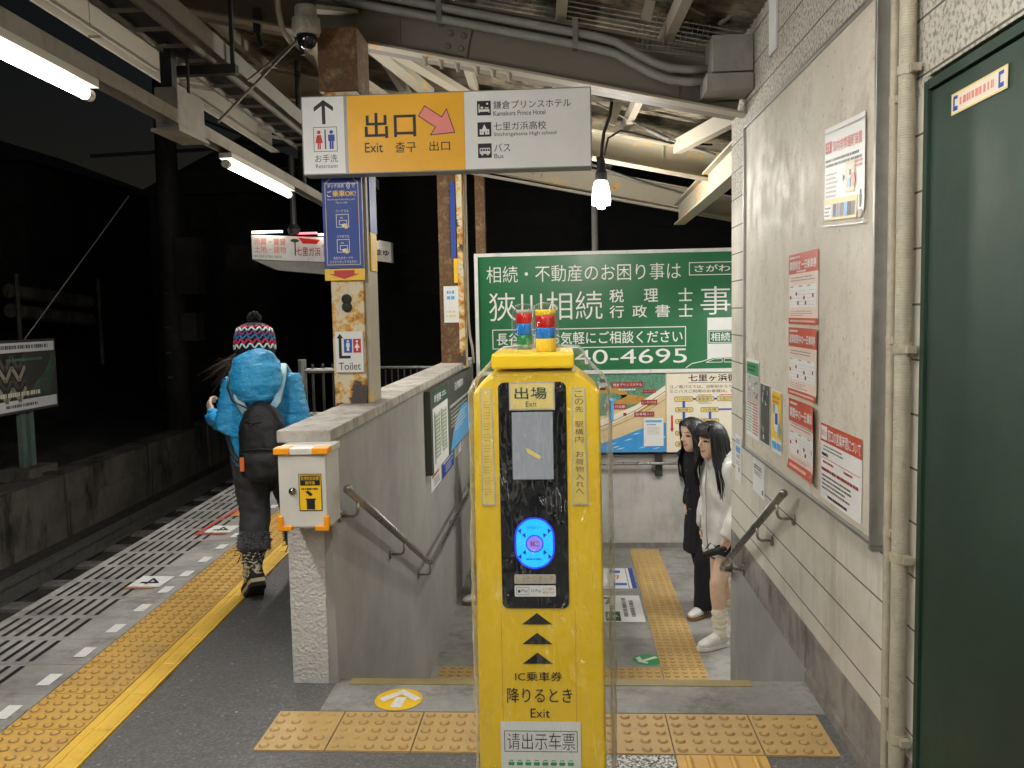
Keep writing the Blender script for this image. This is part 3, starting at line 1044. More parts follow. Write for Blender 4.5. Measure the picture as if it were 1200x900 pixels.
wall_sheet('paper_notice', 'white paper with blue picture at the wall corner below the board', -4.975, -4.80, .54, .80, s1, 'notice', x=.949)
def s2(p):
    W, H = p.W, p.H
    p.bars('lettering', 'dark_green', .15 * W, .86 * H, .85 * W, .93 * H, 1, .5, 1); p.bars('lettering', 'black_ink', .1 * W, .60 * H, .9 * W, .72 * H, 2, .55, 1, .2); p.bars('lettering', 'grey_ink', .1 * W, .45 * H, .8 * W, .57 * H, 3, .45, 1)
    p.rect('lettering', 'grey_ink', .8 * W, .08 * H, .9 * W, .2 * H)
wall_sheet('paper_notice', 'white paper with black print taped below the board', -4.51, -4.245, .572, .772, s2, 'notice', x=.949)

# ------------------------------------------------------------------ hand rails
def rail_bracket(root, x, y, z, wx):
    """cranked steel arm from the wall plate to the underside of the rail"""
    bm = BM()
    s_ = 1 if wx > x else -1
    tube(bm, [(x, y, z - .012), (x, y, z - .055), (x + s_ * .006, y, z - .07), (x + s_ * .02, y, z - .078), (wx - s_ * .004, y, z - .078)], .0065, 8)
    lathe(bm, (wx - s_ * .004, y, z - .078), [(.026, -.003), (.026, .003)], 16, 'x')
    obj('bracket', bm, 'steel_rail', root, True)
h = thing('handrail', 'steel handrail on the right block wall sloping down the stairs', 'handrail', (.88, 4, .3), 'handrails of the stairs')
bm = BM()
tube(bm, [(.878, 3.60, .742), (.878, 4.93, .062), (.878, 4.985, .028), (.884, 5.03, .004), (.90, 5.05, -.004), (.944, 5.052, -.006)], .017, 14)
lathe(bm, (.878, 3.60, .742), [(.0, -.01), (.017, -.008), (.0185, .0), (.017, .01), (0, .012)], 14, 'y')
obj('rail', bm, 'steel_rail', h, True)
for y_, z_ in ((3.70, .69), (4.08, .497), (4.72, .17)):
    rail_bracket(h, .878, y_, z_, .948)
h = thing('handrail', 'steel handrail on the grey left stairwell wall, sloping then level', 'handrail', (-.88, 5, .3), 'handrails of the stairs')
bm = BM()
tube(bm, [(-.872, 3.405, .812), (-.872, 5.36, -.05), (-.872, 5.43, -.075), (-.872, 5.52, -.08), (-.872, 8.86, -.08)], .0175, 14)
lathe(bm, (-.872, 3.405, .812), [(.0, -.012), (.017, -.01), (.019, .0), (.017, .01), (0, .012)], 14, 'y')
obj('rail', bm, 'steel_rail', h, True)
for y_, z_ in ((3.56, .745), (4.55, .307), (5.40, -.063), (6.9, -.08), (8.3, -.08)):
    rail_bracket(h, -.872, y_, z_, -.949)
h = thing('handrail', 'level steel handrail on the pale end wall of the landing', 'handrail', (.6, 8.9, -.05), 'handrails of the stairs')
bm = BM(); tube(bm, [(-.85, 8.90, -.055), (1.9, 8.90, -.055)], .0175, 12); obj('rail', bm, 'steel_rail', h, True)
for x_ in (-.5, .885, 1.7):
    bm = BM(); tube(bm, [(x_, 8.90, -.06), (x_, 8.905, -.12), (x_, 8.97, -.13)], .007, 8); lathe(bm, (x_, 8.965, -.13), [(.03, -.003), (.03, .003)], 16, 'y')
    obj('bracket', bm, 'steel_rail', h)

# ------------------------------------------------------------------ left parapet wall
w = thing('parapet_wall', 'grey stucco stairwell wall on the left with a pale coping and front post', 'wall', (-1.05, 5, 0))
bm = BM(); box(bm, -1.14, 3.50, -1.2, -.951, 9.0, .995); obj('wall_body', bm, 'stucco_grey', w)
bm = BM()
box(bm, -1.155, 3.10 + .31, 1.0, -.935, 4.42, 1.05, .006); box(bm, -1.155, 4.425, 1.0, -.935, 9.05, 1.05, .006)
obj('coping', bm, 'cap_concrete', w)
bm = BM(); box(bm, -1.135, 3.435, .0, -.985, 3.505, .995, .004); obj('post', bm, 'pebble_white', w)
bm = BM(); box(bm, -.984, 3.437, .0, -.949, 3.505, .99); obj('post_edge', bm, 'stucco_grey', w)

# switch box on the post
b = thing('switch_box', 'pale grey metal box with orange corner guards on the parapet post', 'electric box', (-1.0, 3.3, .7), None)
bm = BM(); box(bm, -1.101, 3.255, .692, -.912, 3.432, .978, .004); obj('box_body', bm, 'box_grey', b)
bm = BM(); box(bm, -1.097, 3.248, .70, -.916, 3.2545, .972, .002); obj('box_door', bm, 'box_grey', b)
bm = BM(); box(bm, -1.108, 3.240, .9785, -.905, 3.434, 1.003, .003); obj('box_lid', bm, 'box_grey', b)
for sg, xa in ((1, -1.112), (-1, -.901)):
    bm = BM()
    x0, x1 = sorted((xa, xa + sg * .062)); box(bm, x0, 3.235, .980, x1, 3.30, 1.0055, .004)
    obj('corner_guard', bm, 'orange_plastic', b)
    bm = BM()
    x0, x1 = sorted((xa + sg * .006, xa + sg * .06)); box(bm, x0, 3.238, .686, x1, 3.262, .704, .003)
    x0, x1 = sorted((xa + sg * .006, xa + sg * .026)); box(bm, x0, 3.2375, .687, x1, 3.263, .742, .003)
    obj('corner_guard', bm, 'orange_plastic', b)
bm = BM(); lathe(bm, (-1.045, 3.246, .838), [(0, -.012), (.008, -.011), (.009, -.004), (.015, -.003), (.015, .004)], 18, 'y'); obj('lock', bm, 'lock_metal', b, True)
p = Panel((0, 3.2465, 0), (1, 0, 0), (0, 0, 1))
p.rect('sticker', 'yellow_ink', -1.018, .765, -.935, .902, .6)
p.frame('sticker_edge', 'black_ink', -1.021, .762, -.932, .905, .004, .3)
p.rect('sticker_mark', 'black_ink', -1.015, .860, -.938, .899, 1.2)
p.text('sticker_mark', 'yellow_ink', '監視防犯装置', -1.011, .881, -.942, .895, 2); p.text('sticker_mark', 'yellow_ink', '操作箱', -.995, .864, -.958, .877, 2)
p.bars('sticker_mark', 'black_ink', -1.010, .842, -.944, .852, 1, .7, 1.2, .05)
p.rect('sticker_mark', 'black_ink', -.992, .768, -.960, .804, 1.2); p.rect('sticker_mark', 'black_ink', -.996, .804, -.956, .810, 1.2)
p.poly('sticker_mark', 'black_ink', ((-.995, .835), (-.985, .842), (-.967, .826), (-.977, .818)), 1.2)
p.flush(b)

# information board on the left wall
b = thing('timetable_board', 'timetable board with a blue coast map on the grey stairwell wall', 'notice board', (-.93, 7, .4))
bm = BM(); box(bm, -.950, 5.80, .415, -.905, 8.42, .985, .003); obj('board_body', bm, 'charcoal_sign', b)
p = Panel((-.905, 0, 0), (0, 1, 0), (0, 0, 1))
p.rect('face', 'dark_green', 5.83, .42, 6.66, .975, 1); p.rect('face', 'charcoal_sign', 6.66, .42, 8.40, .975, 1)
p.rect('sheet', 'white_sheet', 5.86, .42, 6.62, .86, 2.5)
for a in (5.96, 6.30):
    p.rect('table', 'map_grey', a, .50, a + .24, .81, 3.5)
    for k in range(11):
        p.rect('table', 'green_ink', a, .505 + .028 * k, a + .24, .511 + .028 * k, 4.5)
        p.bars('table', 'white_sheet', a + .05, .513 + .028 * k, a + .23, .531 + .028 * k, 1, .8, 4.5, .4)
p.rect('table', 'black_ink', 5.925, .47, 5.95, .83, 4); p.rect('table', 'black_ink', 6.25, .55, 6.275, .82, 4)
p.text('lettering', 'white_sheet', '時刻表', 5.95, .885, 6.28, .945, 3, .02); p.bars('lettering', 'white_sheet', 6.32, .90, 6.58, .94, 2, .5, 3)
p.text('lettering', 'white_sheet', '沿線案内', 7.05, .875, 7.65, .945, 3, .02)
p.rect('table', 'map_grey', 6.75, .765, 8.3, .785, 3)
for k in range(5):
    p.bars('lettering', 'white_sheet', 6.8, .60 + .03 * k, 8.2, .622 + .03 * k, 1, .35, 3, .3)
p.poly('coast', 'light_blue', [(6.72, .425), (6.9, .56), (7.2, .66), (7.5, .715), (7.8, .71), (8.1, .66), (8.38, .58), (8.38, .425)], 4)
p.bars('lettering', 'white_sheet', 7.0, .55, 7.9, .68, 5, .4, 5, .4)
p.flush(b)
def paper_left(label, a0, a1, b0, b1, m, ink):
    t_ = thing('paper_notice', label, 'notice', (-.95, (a0 + a1) / 2, b0), 'papers below the timetable board')
    p = Panel((-.949, 0, 0), (0, 1, 0), (0, 0, 1))
    p.rect('sheet', m, a0, b0, a1, b1, 1.5)
    W, H = a1 - a0, b1 - b0
    p.bars('lettering', ink, a0 + .1 * W, b0 + .55 * H, a1 - .08 * W, b1 - .1 * H, 2, .6, 2.5)
    p.bars('lettering', 'grey_ink' if m != 'blue_sign' else 'white_sheet', a0 + .25 * W, b0 + .1 * H, a1 - .08 * W, b0 + .5 * H, 3, .4, 2.5)
    if m == 'white_sheet' and ink == 'red_ink' and a0 < 6:
        p.poly('lettering', 'red_ink', ((a0 + .08 * W, b0 + .3 * H), (a0 + .14 * W, b0 + .2 * H), (a0 + .26 * W, b0 + .3 * H), (a0 + .2 * W, b0 + .52 * H)), 2.5)
    p.flush(t_)
paper_left('white paper with red print under the timetable board', 6.0, 6.5, .255, .41, 'white_sheet', 'red_ink')
paper_left('blue notice under the timetable board, between two white papers', 6.56, 7.25, .245, .41, 'blue_sign', 'white_sheet')
paper_left('small white paper under the far end of the timetable board', 7.32, 7.75, .28, .41, 'white_sheet', 'brown_red')

# ------------------------------------------------------------------ end wall of the landing
w = thing('end_wall', 'pale wall closing the landing below the maps', 'wall', (.6, 9, -.95))
bm = BM(); box(bm, -.953, 9.0, -1.2, 4.2, 9.2, .02); obj('wall_body', bm, 'back_wall', w)
bm = BM(); box(bm, -.951, 8.985, -.97, 4.2, 9.0, -.90); obj('skirting', bm, 'stair_concrete', w)
w = thing('passage_wall', 'pale wall of the passage behind the block wall', 'wall', (4.2, 7, -.95))
bm = BM(); box(bm, 4.2, 5.0, -1.2, 4.4, 9.2, 2.6); obj('wall_body', bm, 'back_wall', w)
bm = BM(); box(bm, 1.13, 4.9, -1.2, 4.2, 5.095, 2.6); obj('wall_side', bm, 'back_wall', w)

# big green advertising sign
g = thing('advertising_sign', 'big green sign with white lettering above the landing maps', 'sign', (.7, 8.9, .9))
bm = BM(); box(bm, -.868, 8.885, .905, 3.0, 8.94, 2.06); obj('sign_face', bm, 'green_sign', g)
bm = BM()
box(bm, -.905, 8.87, .868, -.869, 8.95, 2.095); box(bm, -.868, 8.87, 2.061, 3.02, 8.95, 2.095); box(bm, -.868, 8.87, .868, 3.02, 8.95, .904)
for x_ in (-.7, -.15, .42, .98, 1.5):
    box(bm, x_, 8.862, 2.066, x_ + .045, 8.869, 2.092)
obj('sign_frame', bm, 'white_paint', g)
bm = BM()
for x_ in (-.6, .9, 2.4):
    box(bm, x_, 8.951, -.2, x_ + .07, 9.0, 2.05)
obj('sign_support', bm, 'steel_dark', g)
p = Panel((0, 8.884, 0), (1, 0, 0), (0, 0, 1))
Wt = 'white_sheet'
p.text('lettering', Wt, '相続・不動産のお困り事は', -.783, 1.80, 1.156, 1.965, 1, -.004)
p.text('lettering', Wt, '狹川相続', -.765, 1.415, .377, 1.70, 1, -.004)
p.text('lettering', Wt, '税', .446, 1.58, .59, 1.71, 1, .008); p.text('lettering', Wt, '理', .79, 1.58, .93, 1.71, 1, .008); p.text('lettering', Wt, '士', 1.13, 1.58, 1.27, 1.71, 1, .008)
for i, ch in enumerate('行政書士'):
    p.text('lettering', Wt, ch, .446 + .228 * i, 1.425, .59 + .228 * i, 1.55, 1, .008)
p.text('lettering', Wt, '事務所', 1.349, 1.44, 2.3, 1.72, 1, -.004)
p.frame('lettering', Wt, -.737, 1.13, 1.204, 1.33, .009, 1)
p.text('lettering', Wt, '長谷駅前 お気軽にご相談ください', -.694, 1.168, 1.171, 1.295, 1, .008)
p.text('lettering', Wt, '0467-40-4695', -.70, .965, 1.212, 1.11, 1, .0)
p.frame('lettering', Wt, 1.236, 1.832, 2.3, 1.962, .008, 1)
p.text('lettering', Wt, 'さがわ 相続', 1.29, 1.862, 1.93, 1.935, 1, .01)
p.rect('building_picture', Wt, 1.415, .93, 1.95, 1.41, 1)
p.rect('building_picture', 'green_sign', 1.425, 1.15, 1.9, 1.285, 2); p.frame('building_picture', Wt, 1.432, 1.158, 1.66, 1.278, .006, 3); p.text('building_picture', Wt, '相続', 1.45, 1.175, 1.64, 1.262, 3, .01)
p.text('building_picture', Wt, '医院', 1.70, 1.175, 1.89, 1.262, 3, .01)
p.poly('car_picture', 'green_sign', [(1.20, .909), (1.26, .955), (1.36, .975), (1.47, 1.01), (1.75, 1.015), (1.9, .98), (1.95, .909)], 4)
p.line('car_picture', Wt, [(1.20, .912), (1.26, .955), (1.36, .975), (1.47, 1.01), (1.75, 1.015), (1.9, .98)], .008, 5)
p.line('car_picture', Wt, [(1.40, .965), (1.48, .998), (1.56, 1.0), (1.56, .965), (1.40, .965)], .006, 5)
p.line('car_picture', Wt, [(1.58, .965), (1.58, 1.0), (1.70, 1.0), (1.74, .965), (1.58, .965)], .006, 5)
p.disc('car_picture', Wt, 1.75, .955, .09, .06, 4.5)
p.flush(g)

# maps below it
mp_ = thing('area_map', 'painted area map with green hills and blue sea under the green sign', 'map', (.4, 8.9, .07))
bm = BM(); box(bm, -.55, 8.90, .06, 1.003, 8.96, .866); obj('map_board', bm, 'map_tan', mp_)
p = Panel((0, 8.899, 0), (1, 0, 0), (0, 0, 1))
p.poly('hills', 'map_green', [(-.55, .865), (1.0, .865), (1.0, .72), (.86, .62), (.62, .50), (.42, .50), (.40, .44), (-.55, .38)], 1)
for cx_, cz_, ra, rb in ((.42, .66, .2, .07), (.60, .60, .22, .05)):
    p.disc('hotel_picture', 'map_brown', cx_, cz_, ra, rb, 2)
p.disc('hotel_picture', 'map_green', .41, .63, .15, .04, 3); p.disc('hotel_picture', 'light_blue', .46, .6, .05, .02, 4); p.rect('hotel_picture', 'map_grey', .33, .70, .43, .78, 2); p.rect('hotel_picture', 'dark_green', .345, .775, .42, .81, 3)
p.poly('hotel_picture', 'map_brown', [(.66, .48), (.74, .47), (.92, .58), (.86, .62)], 3)
p.poly('road', 'map_cream', [(-.55, .15), (.38, .32), (.72, .48), (1.0, .66), (1.0, .74), (.70, .54), (.36, .40), (-.55, .25)], 4)
p.line('road', 'grey_ink', [(-.55, .20), (.36, .33), (.72, .50), (1.0, .68)], .006, 5)
p.line('road', 'grey_ink', [(-.55, .16), (.38, .29), (.74, .44), (1.0, .60)], .004, 5)
p.line('road', 'red_ink', [(.36, .33), (.45, .36), (.47, .40), (.40, .46)], .006, 6)
p.poly('sea', 'sea_blue', [(-.55, .062), (1.0, .062), (1.0, .36), (.90, .345), (.72, .29), (.55, .22), (.36, .16), (-.55, .08)], 3)
for u, v_ in ((.42, .14), (.58, .18), (.72, .10), (.86, .09), (.5, .09), (.93, .20), (.66, .24), (.45, .105)):
    p.poly('sea', 'white_sheet', [(u, v_), (u + .05, v_ + .008), (u + .09, v_ + .022), (u + .045, v_ + .016)], 4)
for a0, b0, a1, b1, st in ((.462, .724, .776, .776, '鎌倉プリンスホテル'), (.775, .666, .903, .696, 'エントランス'), (.755, .546, .915, .595, 'ビーチハウス'), (.401, .503, .607, .555, '七里ガ浜駅'), (.686, .426, .885, .476, '駐車場入口')):
    p.rect('caption', 'brown_red', a0, b0, a1, b1, 7); p.text('caption', 'white_sheet', st, a0 + .012, b0 + .01, a1 - .012, b1 - .01, 8)
p.line('caption', 'brown_red', [(.79, .67), (.70, .60)], .004, 7); p.rect('caption', 'brown_red', .395, .71, .425, .74, 7); p.rect('caption', 'brown_red', .575, .435, .605, .465, 7)
p.bars('caption', 'white_sheet', .53, .69, .70, .712, 1, .7, 7, .05)
p.flush(mp_)
t_ = thing('paper_notice', 'white paper taped on the sea of the area map', 'notice', (.88, 8.89, .12))
p = Panel((0, 8.892, 0), (1, 0, 0), (0, 0, 1))
p.rect('sheet', 'white_sheet', .778, .123, .977, .409, 1); p.rect('lettering', 'light_blue', .795, .365, .96, .388, 2); p.bars('lettering', 'blue_sign', .81, .335, .94, .35, 1, .7, 2); p.bars('lettering', 'map_grey', .81, .24, .945, .32, 6, .4, 2, .05)
p.flush(t_)
rt = thing('bus_route_map', 'cream bus route map with blue lines under the green sign', 'map', (1.5, 8.9, .07))
bm = BM(); box(bm, 1.008, 8.90, .058, 2.4, 8.95, .868); obj('map_board', bm, 'map_cream', rt)
p = Panel((0, 8.899, 0), (1, 0, 0), (0, 0, 1))
p.text('lettering', 'black_ink', '七里ヶ浜循環バス', 1.228, .772, 2.0, .845, 1, .02); p.rect('lettering', 'black_ink', 1.225, .760, 2.0, .764, 1)
p.text('lettering', 'black_ink', '江ノ電バスでは、当駅前から七里ガ浜住宅地内を循環する', 1.043, .706, 2.2, .738, 1); p.text('lettering', 'black_ink', 'ミニバスご利用のお客様は、電車から乗り継ぎできます', 1.043, .660, 2.2, .692, 1)
p.rect('route_line', 'blue_ink', 1.169, .10, 1.195, .59, 1); p.rect('route_line', 'blue_ink', 1.43, .10, 1.455, .48, 1); p.rect('route_line', 'blue_ink', 1.19, .588, 1.9, .606, 1); p.rect('route_line', 'blue_ink', 1.44, .48, 1.9, .498, 1)
for a0, b0, a1, st in ((1.09, .577, 1.272, 'プリンスホテル'), (1.304, .577, 1.482, '東販通り'), (1.513, .577, 1.69, '七高正門'), (1.10, .468, 1.272, '朝日通り'), (1.352, .467, 1.526, '行合橋'), (1.099, .349, 1.268, '桜井口'), (1.354, .351, 1.53, '西公園前'), (1.099, .231, 1.268, '鹿ヶ谷'), (1.354, .231, 1.53, '中央'), (1.099, .12, 1.268, '高台')):
    p.rrect('stop', 'black_ink', a0 - .004, b0 - .004, a1 + .004, b0 + .045, .02, 2); p.rrect('stop', 'pale_yellow', a0, b0, a1, b0 + .041, .018, 3); p.text('stop', 'black_ink', st, a0 + .02, b0 + .007, a1 - .02, b0 + .035, 4)
p.rect('direction_arrow', 'red_ink', 1.054, .29, 1.072, .433, 2); p.poly('direction_arrow', 'red_ink', ((1.044, .30), (1.063, .26), (1.082, .30)), 2)
p.bars('lettering', 'red_ink', 1.32, .628, 1.46, .643, 1, .6, 2); p.bars('lettering', 'red_ink', 1.54, .628, 1.68, .643, 1, .6, 2); p.bars('lettering', 'green_ink', 1.33, .545, 1.46, .57, 2, .4, 2)
p.flush(rt)

# ================================================================== CANOPY
def gz(x):
    """underside of the girders: the roof falls towards the right wall"""
    return 2.708 - .2186 * x
cp = thing('platform_canopy', 'old steel canopy with sloping girders and corrugated sheets over the platform and stairs', 'canopy', (-1, 4.8, 2.9))
def sloped(bm, y, x0, x1, w, h, dz=0.):
    ibeam(bm, (x0, y, gz(x0) + h / 2 + dz), (x1, y, gz(x1) + h / 2 + dz), w, h, .014, (.2135, 0, .977))
bm = BM(); sloped(bm, 4.81, -2.86, .948, .16, .30); gd = obj('girder', bm, 'girder_paint', cp)
bm = BM()
c0 = V((-.55, 4.795, gz(-.55) + .15)); ux = V((.977, 0, -.2135)); uz = V((.2135, 0, .977))
prism(bm, [c0 - ux * .07 - uz * .105, c0 + ux * .07 - uz * .105, c0 + ux * .07 + uz * .105, c0 - ux * .07 + uz * .105], (0, -.008, 0))
for i in (-1, 1):
    for j in (-1, 0, 1):
        q = c0 + ux * (.036 * i) + uz * (.067 * j)
        lathe(bm, (q.x, 4.787, q.z), [(.0165, 0), (.0165, -.006), (.010, -.014), (0, -.015)], 10, 'y')
obj('splice_plate', bm, 'girder_paint', gd)
bm = BM()
for xx in (-.86, -1.75, .62):
    beam(bm, (xx, 4.80, gz(xx) + .02), (xx, 4.80, gz(xx) + .285), .008, .008, (0, 1, 0))
obj('weld_seam', bm, 'girder_paint', gd)
bm = BM(); beam(bm, (-2.86, 4.725, gz(-2.86) - .004), (.948, 4.725, gz(.948) - .004), .10, .012, (.2135, 0, .977)); obj('lower_flange', bm, 'rafter_paint', gd)
bm = BM()
for k in range(6):   # hooked bolts of a clamp under the flange
    xx = -.72 + .085 * k + (.02 if k > 2 else 0)
    tube(bm, [(xx, 4.74, gz(xx) - .005), (xx + .006, 4.74, gz(xx) - .055)], [.017, .008], 8)
obj('bolt_row', bm, 'strut_paint', gd)
for yy, x1, h in ((6.75, 1.55, .19), (8.62, 2.6, .20), (2.0, .948, .2), (-1.0, .948, .2)):
    bm = BM(); sloped(bm, yy, -2.7 + sx(yy), x1, .11, h, .0); r_ = obj('rafter', bm, 'rafter_paint', cp)
    if yy > 6:
        bm = BM()
        for xx in (-1.3, -.9, .1, .75, 1.2):
            beam(bm, (xx, yy - .012, gz(xx) + .018), (xx, yy - .012, gz(xx) + h - .02), .009, .008, (0, 1, 0))
        for xx in (-.28, -.2):
            for k in (.06, .13):
                lathe(bm, (xx, yy - .012, gz(xx) + k), [(.014, 0), (.014, -.006), (.006, -.012)], 8, 'y')
        obj('rivet', bm, 'rafter_paint', r_)
    bm = BM(); beam(bm, (-2.7 + sx(yy), yy - .07, gz(-2.7) - .02), (x1, yy - .07, gz(x1) - .02), .05, .022, (.2135, 0, .977)); obj('flange_edge', bm, 'strut_paint', r_)
for k, xx in enumerate((-2.3, -1.75, -1.15, -.55, .05, .6)):
    bm = BM(); zz = gz(xx) + .345
    for yy in (-4.0, 2.5):
        pass
    beam(bm, (xx + sx(-4) * .6, -4, zz), (xx + sx(8.9) * .6, 8.9, zz), .05, .085)
    obj('purlin', bm, 'strut_paint', cp)
bm = BM()
ny = 900
x0, x1 = -2.86, .946
prev = None
def roof_line(y, xa, xb, base):
    a = math.cos(2 * math.pi * y / .0762) * .009
    return [bm.verts.new((xa + sx(y), y, base + gz(xa) + a)), bm.verts.new((xb, y, base + gz(xb) + a))]
y = -4.2
while y < 9.05:
    cur = roof_line(y, x0, x1 if y < 5.1 else 2.7, .405)
    if prev:
        bm.faces.new((prev[0], prev[1], cur[1], cur[0]))
    prev = cur
    y += .0127
obj('roof_sheet', bm, 'roof_sheet', cp)
bm = BM()
def eave(bm, x, z0, h, w, y0, y1):
    sbox(bm, x, x + w, y0, y1, z0, z0 + .012); sbox(bm, x, x + .012, y0, y1, z0 + .012, z0 + h)
for y0, y1 in ((-4.2, 1.4), (1.402, 5.25), (5.26, 9.05)):
    bm = BM(); eave(bm, -2.72, 3.19, .30, .085, y0, y1); obj('eave_beam', bm, 'strut_paint', cp)
bm = BM(); ibeam(bm, (1.06, 5.16, 2.40), (1.10, 8.55, 2.40), .10, .2, .014); obj('gutter_beam', bm, 'rafter_paint', cp)
bm = BM(); beam(bm, (1.03, 5.25, 2.62), (.85, 6.7, 2.70), .06, .1); obj('gusset', bm, 'strut_paint', cp)
# braces between the frames
bm = BM()
for p_, q_, r_ in (((-1.12, 4.9, 3.05), (-1.0, 6.7, 3.16), .05), ((-.98, 4.9, 2.98), (-.55, 6.7, 3.03), .04), ((-1.55, 4.9, 3.10), (-1.3, 6.7, 3.12), .035), ((-1.35, 4.85, 3.06), (-1.75, 6.7, 3.2), .03)):
    bm = BM(); beam(bm, p_, q_, r_ * 1.9, r_); obj('brace', bm, 'rafter_paint', cp)
bm = BM()
tube(bm, [(.25, 6.62, 3.02), (.62, 6.62, 2.82)], .008, 8); tube(bm, [(.62, 6.62, 2.82), (.78, 6.62, 2.74)], .016, 8); tube(bm, [(.78, 6.62, 2.74), (1.12, 6.62, 2.62)], .008, 8)
obj('tie_rod', bm, 'galvanised', cp)
bm = BM(); tube(bm, [(.1, 8.5, 2.95), (.75, 8.5, 2.70)], .014, 8); tube(bm, [(.75, 8.5, 2.70), (1.35, 8.5, 2.52)], .008, 8)
obj('tie_rod', bm, 'galvanised', cp)
bm = BM(); tube(bm, [(.29, 4.45, 3.18), (.50, 4.45, 3.04)], .008, 8); tube(bm, [(.50, 4.45, 3.04), (.585, 4.45, 2.985)], .015, 8); tube(bm, [(.585, 4.45, 2.985), (.70, 4.45, 2.92)], .007, 8)
obj('tie_rod', bm, 'galvanised', cp)
bm = BM()   # wire bird guards
for k in range(14):
    xx = .38 + .026 * k
    tube(bm, [(xx + .05, 4.62, 3.14 - .01 * k), (xx, 4.60, 2.815 - .004 * k)], .0018, 5)
tube(bm, [(.38, 4.60, 2.815), (.72, 4.60, 2.765)], .0025, 5); tube(bm, [(.37, 4.60, 2.845), (.72, 4.60, 2.795)], .0025, 5)
obj('bird_guard', bm, 'alu_dull', cp)
bm = BM()
for k in range(11):
    xx = -.50 + .036 * k
    tube(bm, [(xx, 4.60, 3.28), (xx, 4.60, 3.125 - .0082 * k)], .002, 5)
tube(bm, [(-.50, 4.60, 3.125), (-.14, 4.60, 3.045)], .0025, 5)
obj('bird_guard', bm, 'alu_dull', cp)
bm = BM(); beam(bm, (.42, 4.5, 2.93), (.52, 4.5, 3.3), .05, .02, (0, 1, 0)); obj('hanger', bm, 'strut_paint', cp)

# conduits along the girder and the box they end in
for dz, yy, lab in ((0., 4.665, 'upper of two grey conduits running along the girder'), (-.062, 4.66, 'lower of two grey conduits running along the girder')):
    t_ = thing('conduit', lab, 'pipe', (-.3, 4.66, 3.0 + dz), 'conduits along the girder')
    bm = BM()
    pts = [(-1.3, yy, 3.235 + dz), (-.92, yy, 3.150 + dz), (0., yy, 2.945 + dz), (.18, yy, 2.905 + dz), (.28, yy, 2.875 + dz), (.38, yy, 2.815 + dz), (.47, yy, 2.765 + dz), (.55, yy, 2.735 + dz), (.64, yy, 2.722 + dz), (.745, yy, 2.72 + dz)]
    tube(bm, pts, .022, 12)
    obj('pipe', bm, 'cable_grey', t_, True)
    if dz == 0:
        for xx in (-.64, .06):
            bm = BM(); box(bm, xx, yy - .03, gz(xx) + .16, xx + .028, yy - .024, gz(xx) + .30); box(bm, xx, yy - .024, gz(xx) + .155, xx + .028, 4.72, gz(xx) + .163)
            obj('clip', bm, 'galvanised', t_)
t_ = thing('junction_box', 'grey sheet metal box at the girder end against the right wall', 'electric box', (.85, 4.65, 2.65))
bm = BM(); box(bm, .745, 4.50, 2.665, .944, 4.72, 2.84, .003); obj('box_body', bm, 'duct_paint', t_)
bm = BM(); box(bm, .715, 4.49, 2.575, .944, 4.715, 2.655, .003); obj('lower_duct', bm, 'duct_paint', t_)
t_ = thing('conduit', 'bent grey pipe at the top of the block wall above the junction box', 'pipe', (.9, 4.3, 3.0))
bm = BM(); tube(bm, [(.94, 3.9, 3.2), (.93, 4.2, 3.02), (.90, 4.35, 2.96), (.80, 4.6, 2.93)], .018, 10); obj('pipe', bm, 'cable_grey', t_, True)

# ------------------------------------------------------------------ columns
c1 = thing('column', 'flaking rusty cream steel column on the parapet with signs on it, nearest', 'column', (-1.1, 4.57, 1.05), 'rusty canopy columns')
bm = BM(); box(bm, -1.19, 4.45, 1.04, -1.022, 4.70, 2.62, .004); obj('shaft', bm, 'column_paint', c1)
bm = BM(); box(bm, -1.212, 4.435, 2.62, -1.012, 4.70, 2.93, .004); obj('column_head', bm, 'column_rust', c1)
bm = BM(); box(bm, -1.022, 4.47, 1.04, -1.0, 4.69, 2.6); obj('edge_flange', bm, 'rafter_paint', c1)
bm = BM()
for zz in (1.585, 1.545):
    lathe(bm, (-1.11, 4.449, zz), [(.026, .0), (.026, -.010), (.018, -.019), (0, -.024)], 14, 'y')
obj('bolt_cap', bm, 'steel_dark', c1, True)
c2 = thing('column', 'rusty column with a blue strip sign behind the parapet, between the nearest column and the green sign', 'column', (-1.03, 8.1, 1.05), 'rusty canopy columns')
bm = BM(); box(bm, -1.135, 8.0, .9, -.965, 8.2, 2.95); obj('shaft', bm, 'column_rust', c2)
bm = BM(); box(bm, -.965, 7.99, 1.0, -.915, 8.21, 2.95); obj('edge_flange', bm, 'column_paint', c2)
bm = BM(); box(bm, -1.02, 7.985, 2.0, -.975, 7.998, 2.68); obj('strip_sign', bm, 'blue_sign', c2)
bm = BM(); box(bm, -1.0, 7.984, 1.78, -.965, 7.998, 1.998); obj('strip_sign', bm, 'yellow_ink', c2)
p = Panel((0, 7.992, 0), (1, 0, 0), (0, 0, 1))
p.rect('paper', 'white_sheet', -1.10, 1.42, -.965, 1.75, 1); p.bars('paper', 'light_blue', -1.07, 1.62, -.98, 1.72, 2, .6, 2); p.bars('paper', 'pale_yellow', -1.08, 1.46, -.98, 1.54, 2, .4, 2)
p.flush(c2)
bm = BM(); tube(bm, [(-.885, 8.05, 2.85), (-.885, 8.05, 1.45), (-.87, 8.0, 1.30), (-.845, 7.95, 1.20), (-.835, 7.95, 1.05)], .012, 8); obj('cable', bm, 'strut_paint', c2, True)
c3 = thing('column', 'thin rusty post rising behind the left end of the green sign', 'column', (-.85, 9.1, .9), 'rusty canopy columns')
bm = BM(); box(bm, -.90, 9.05, .0, -.80, 9.15, 2.95); obj('shaft', bm, 'column_rust', c3)

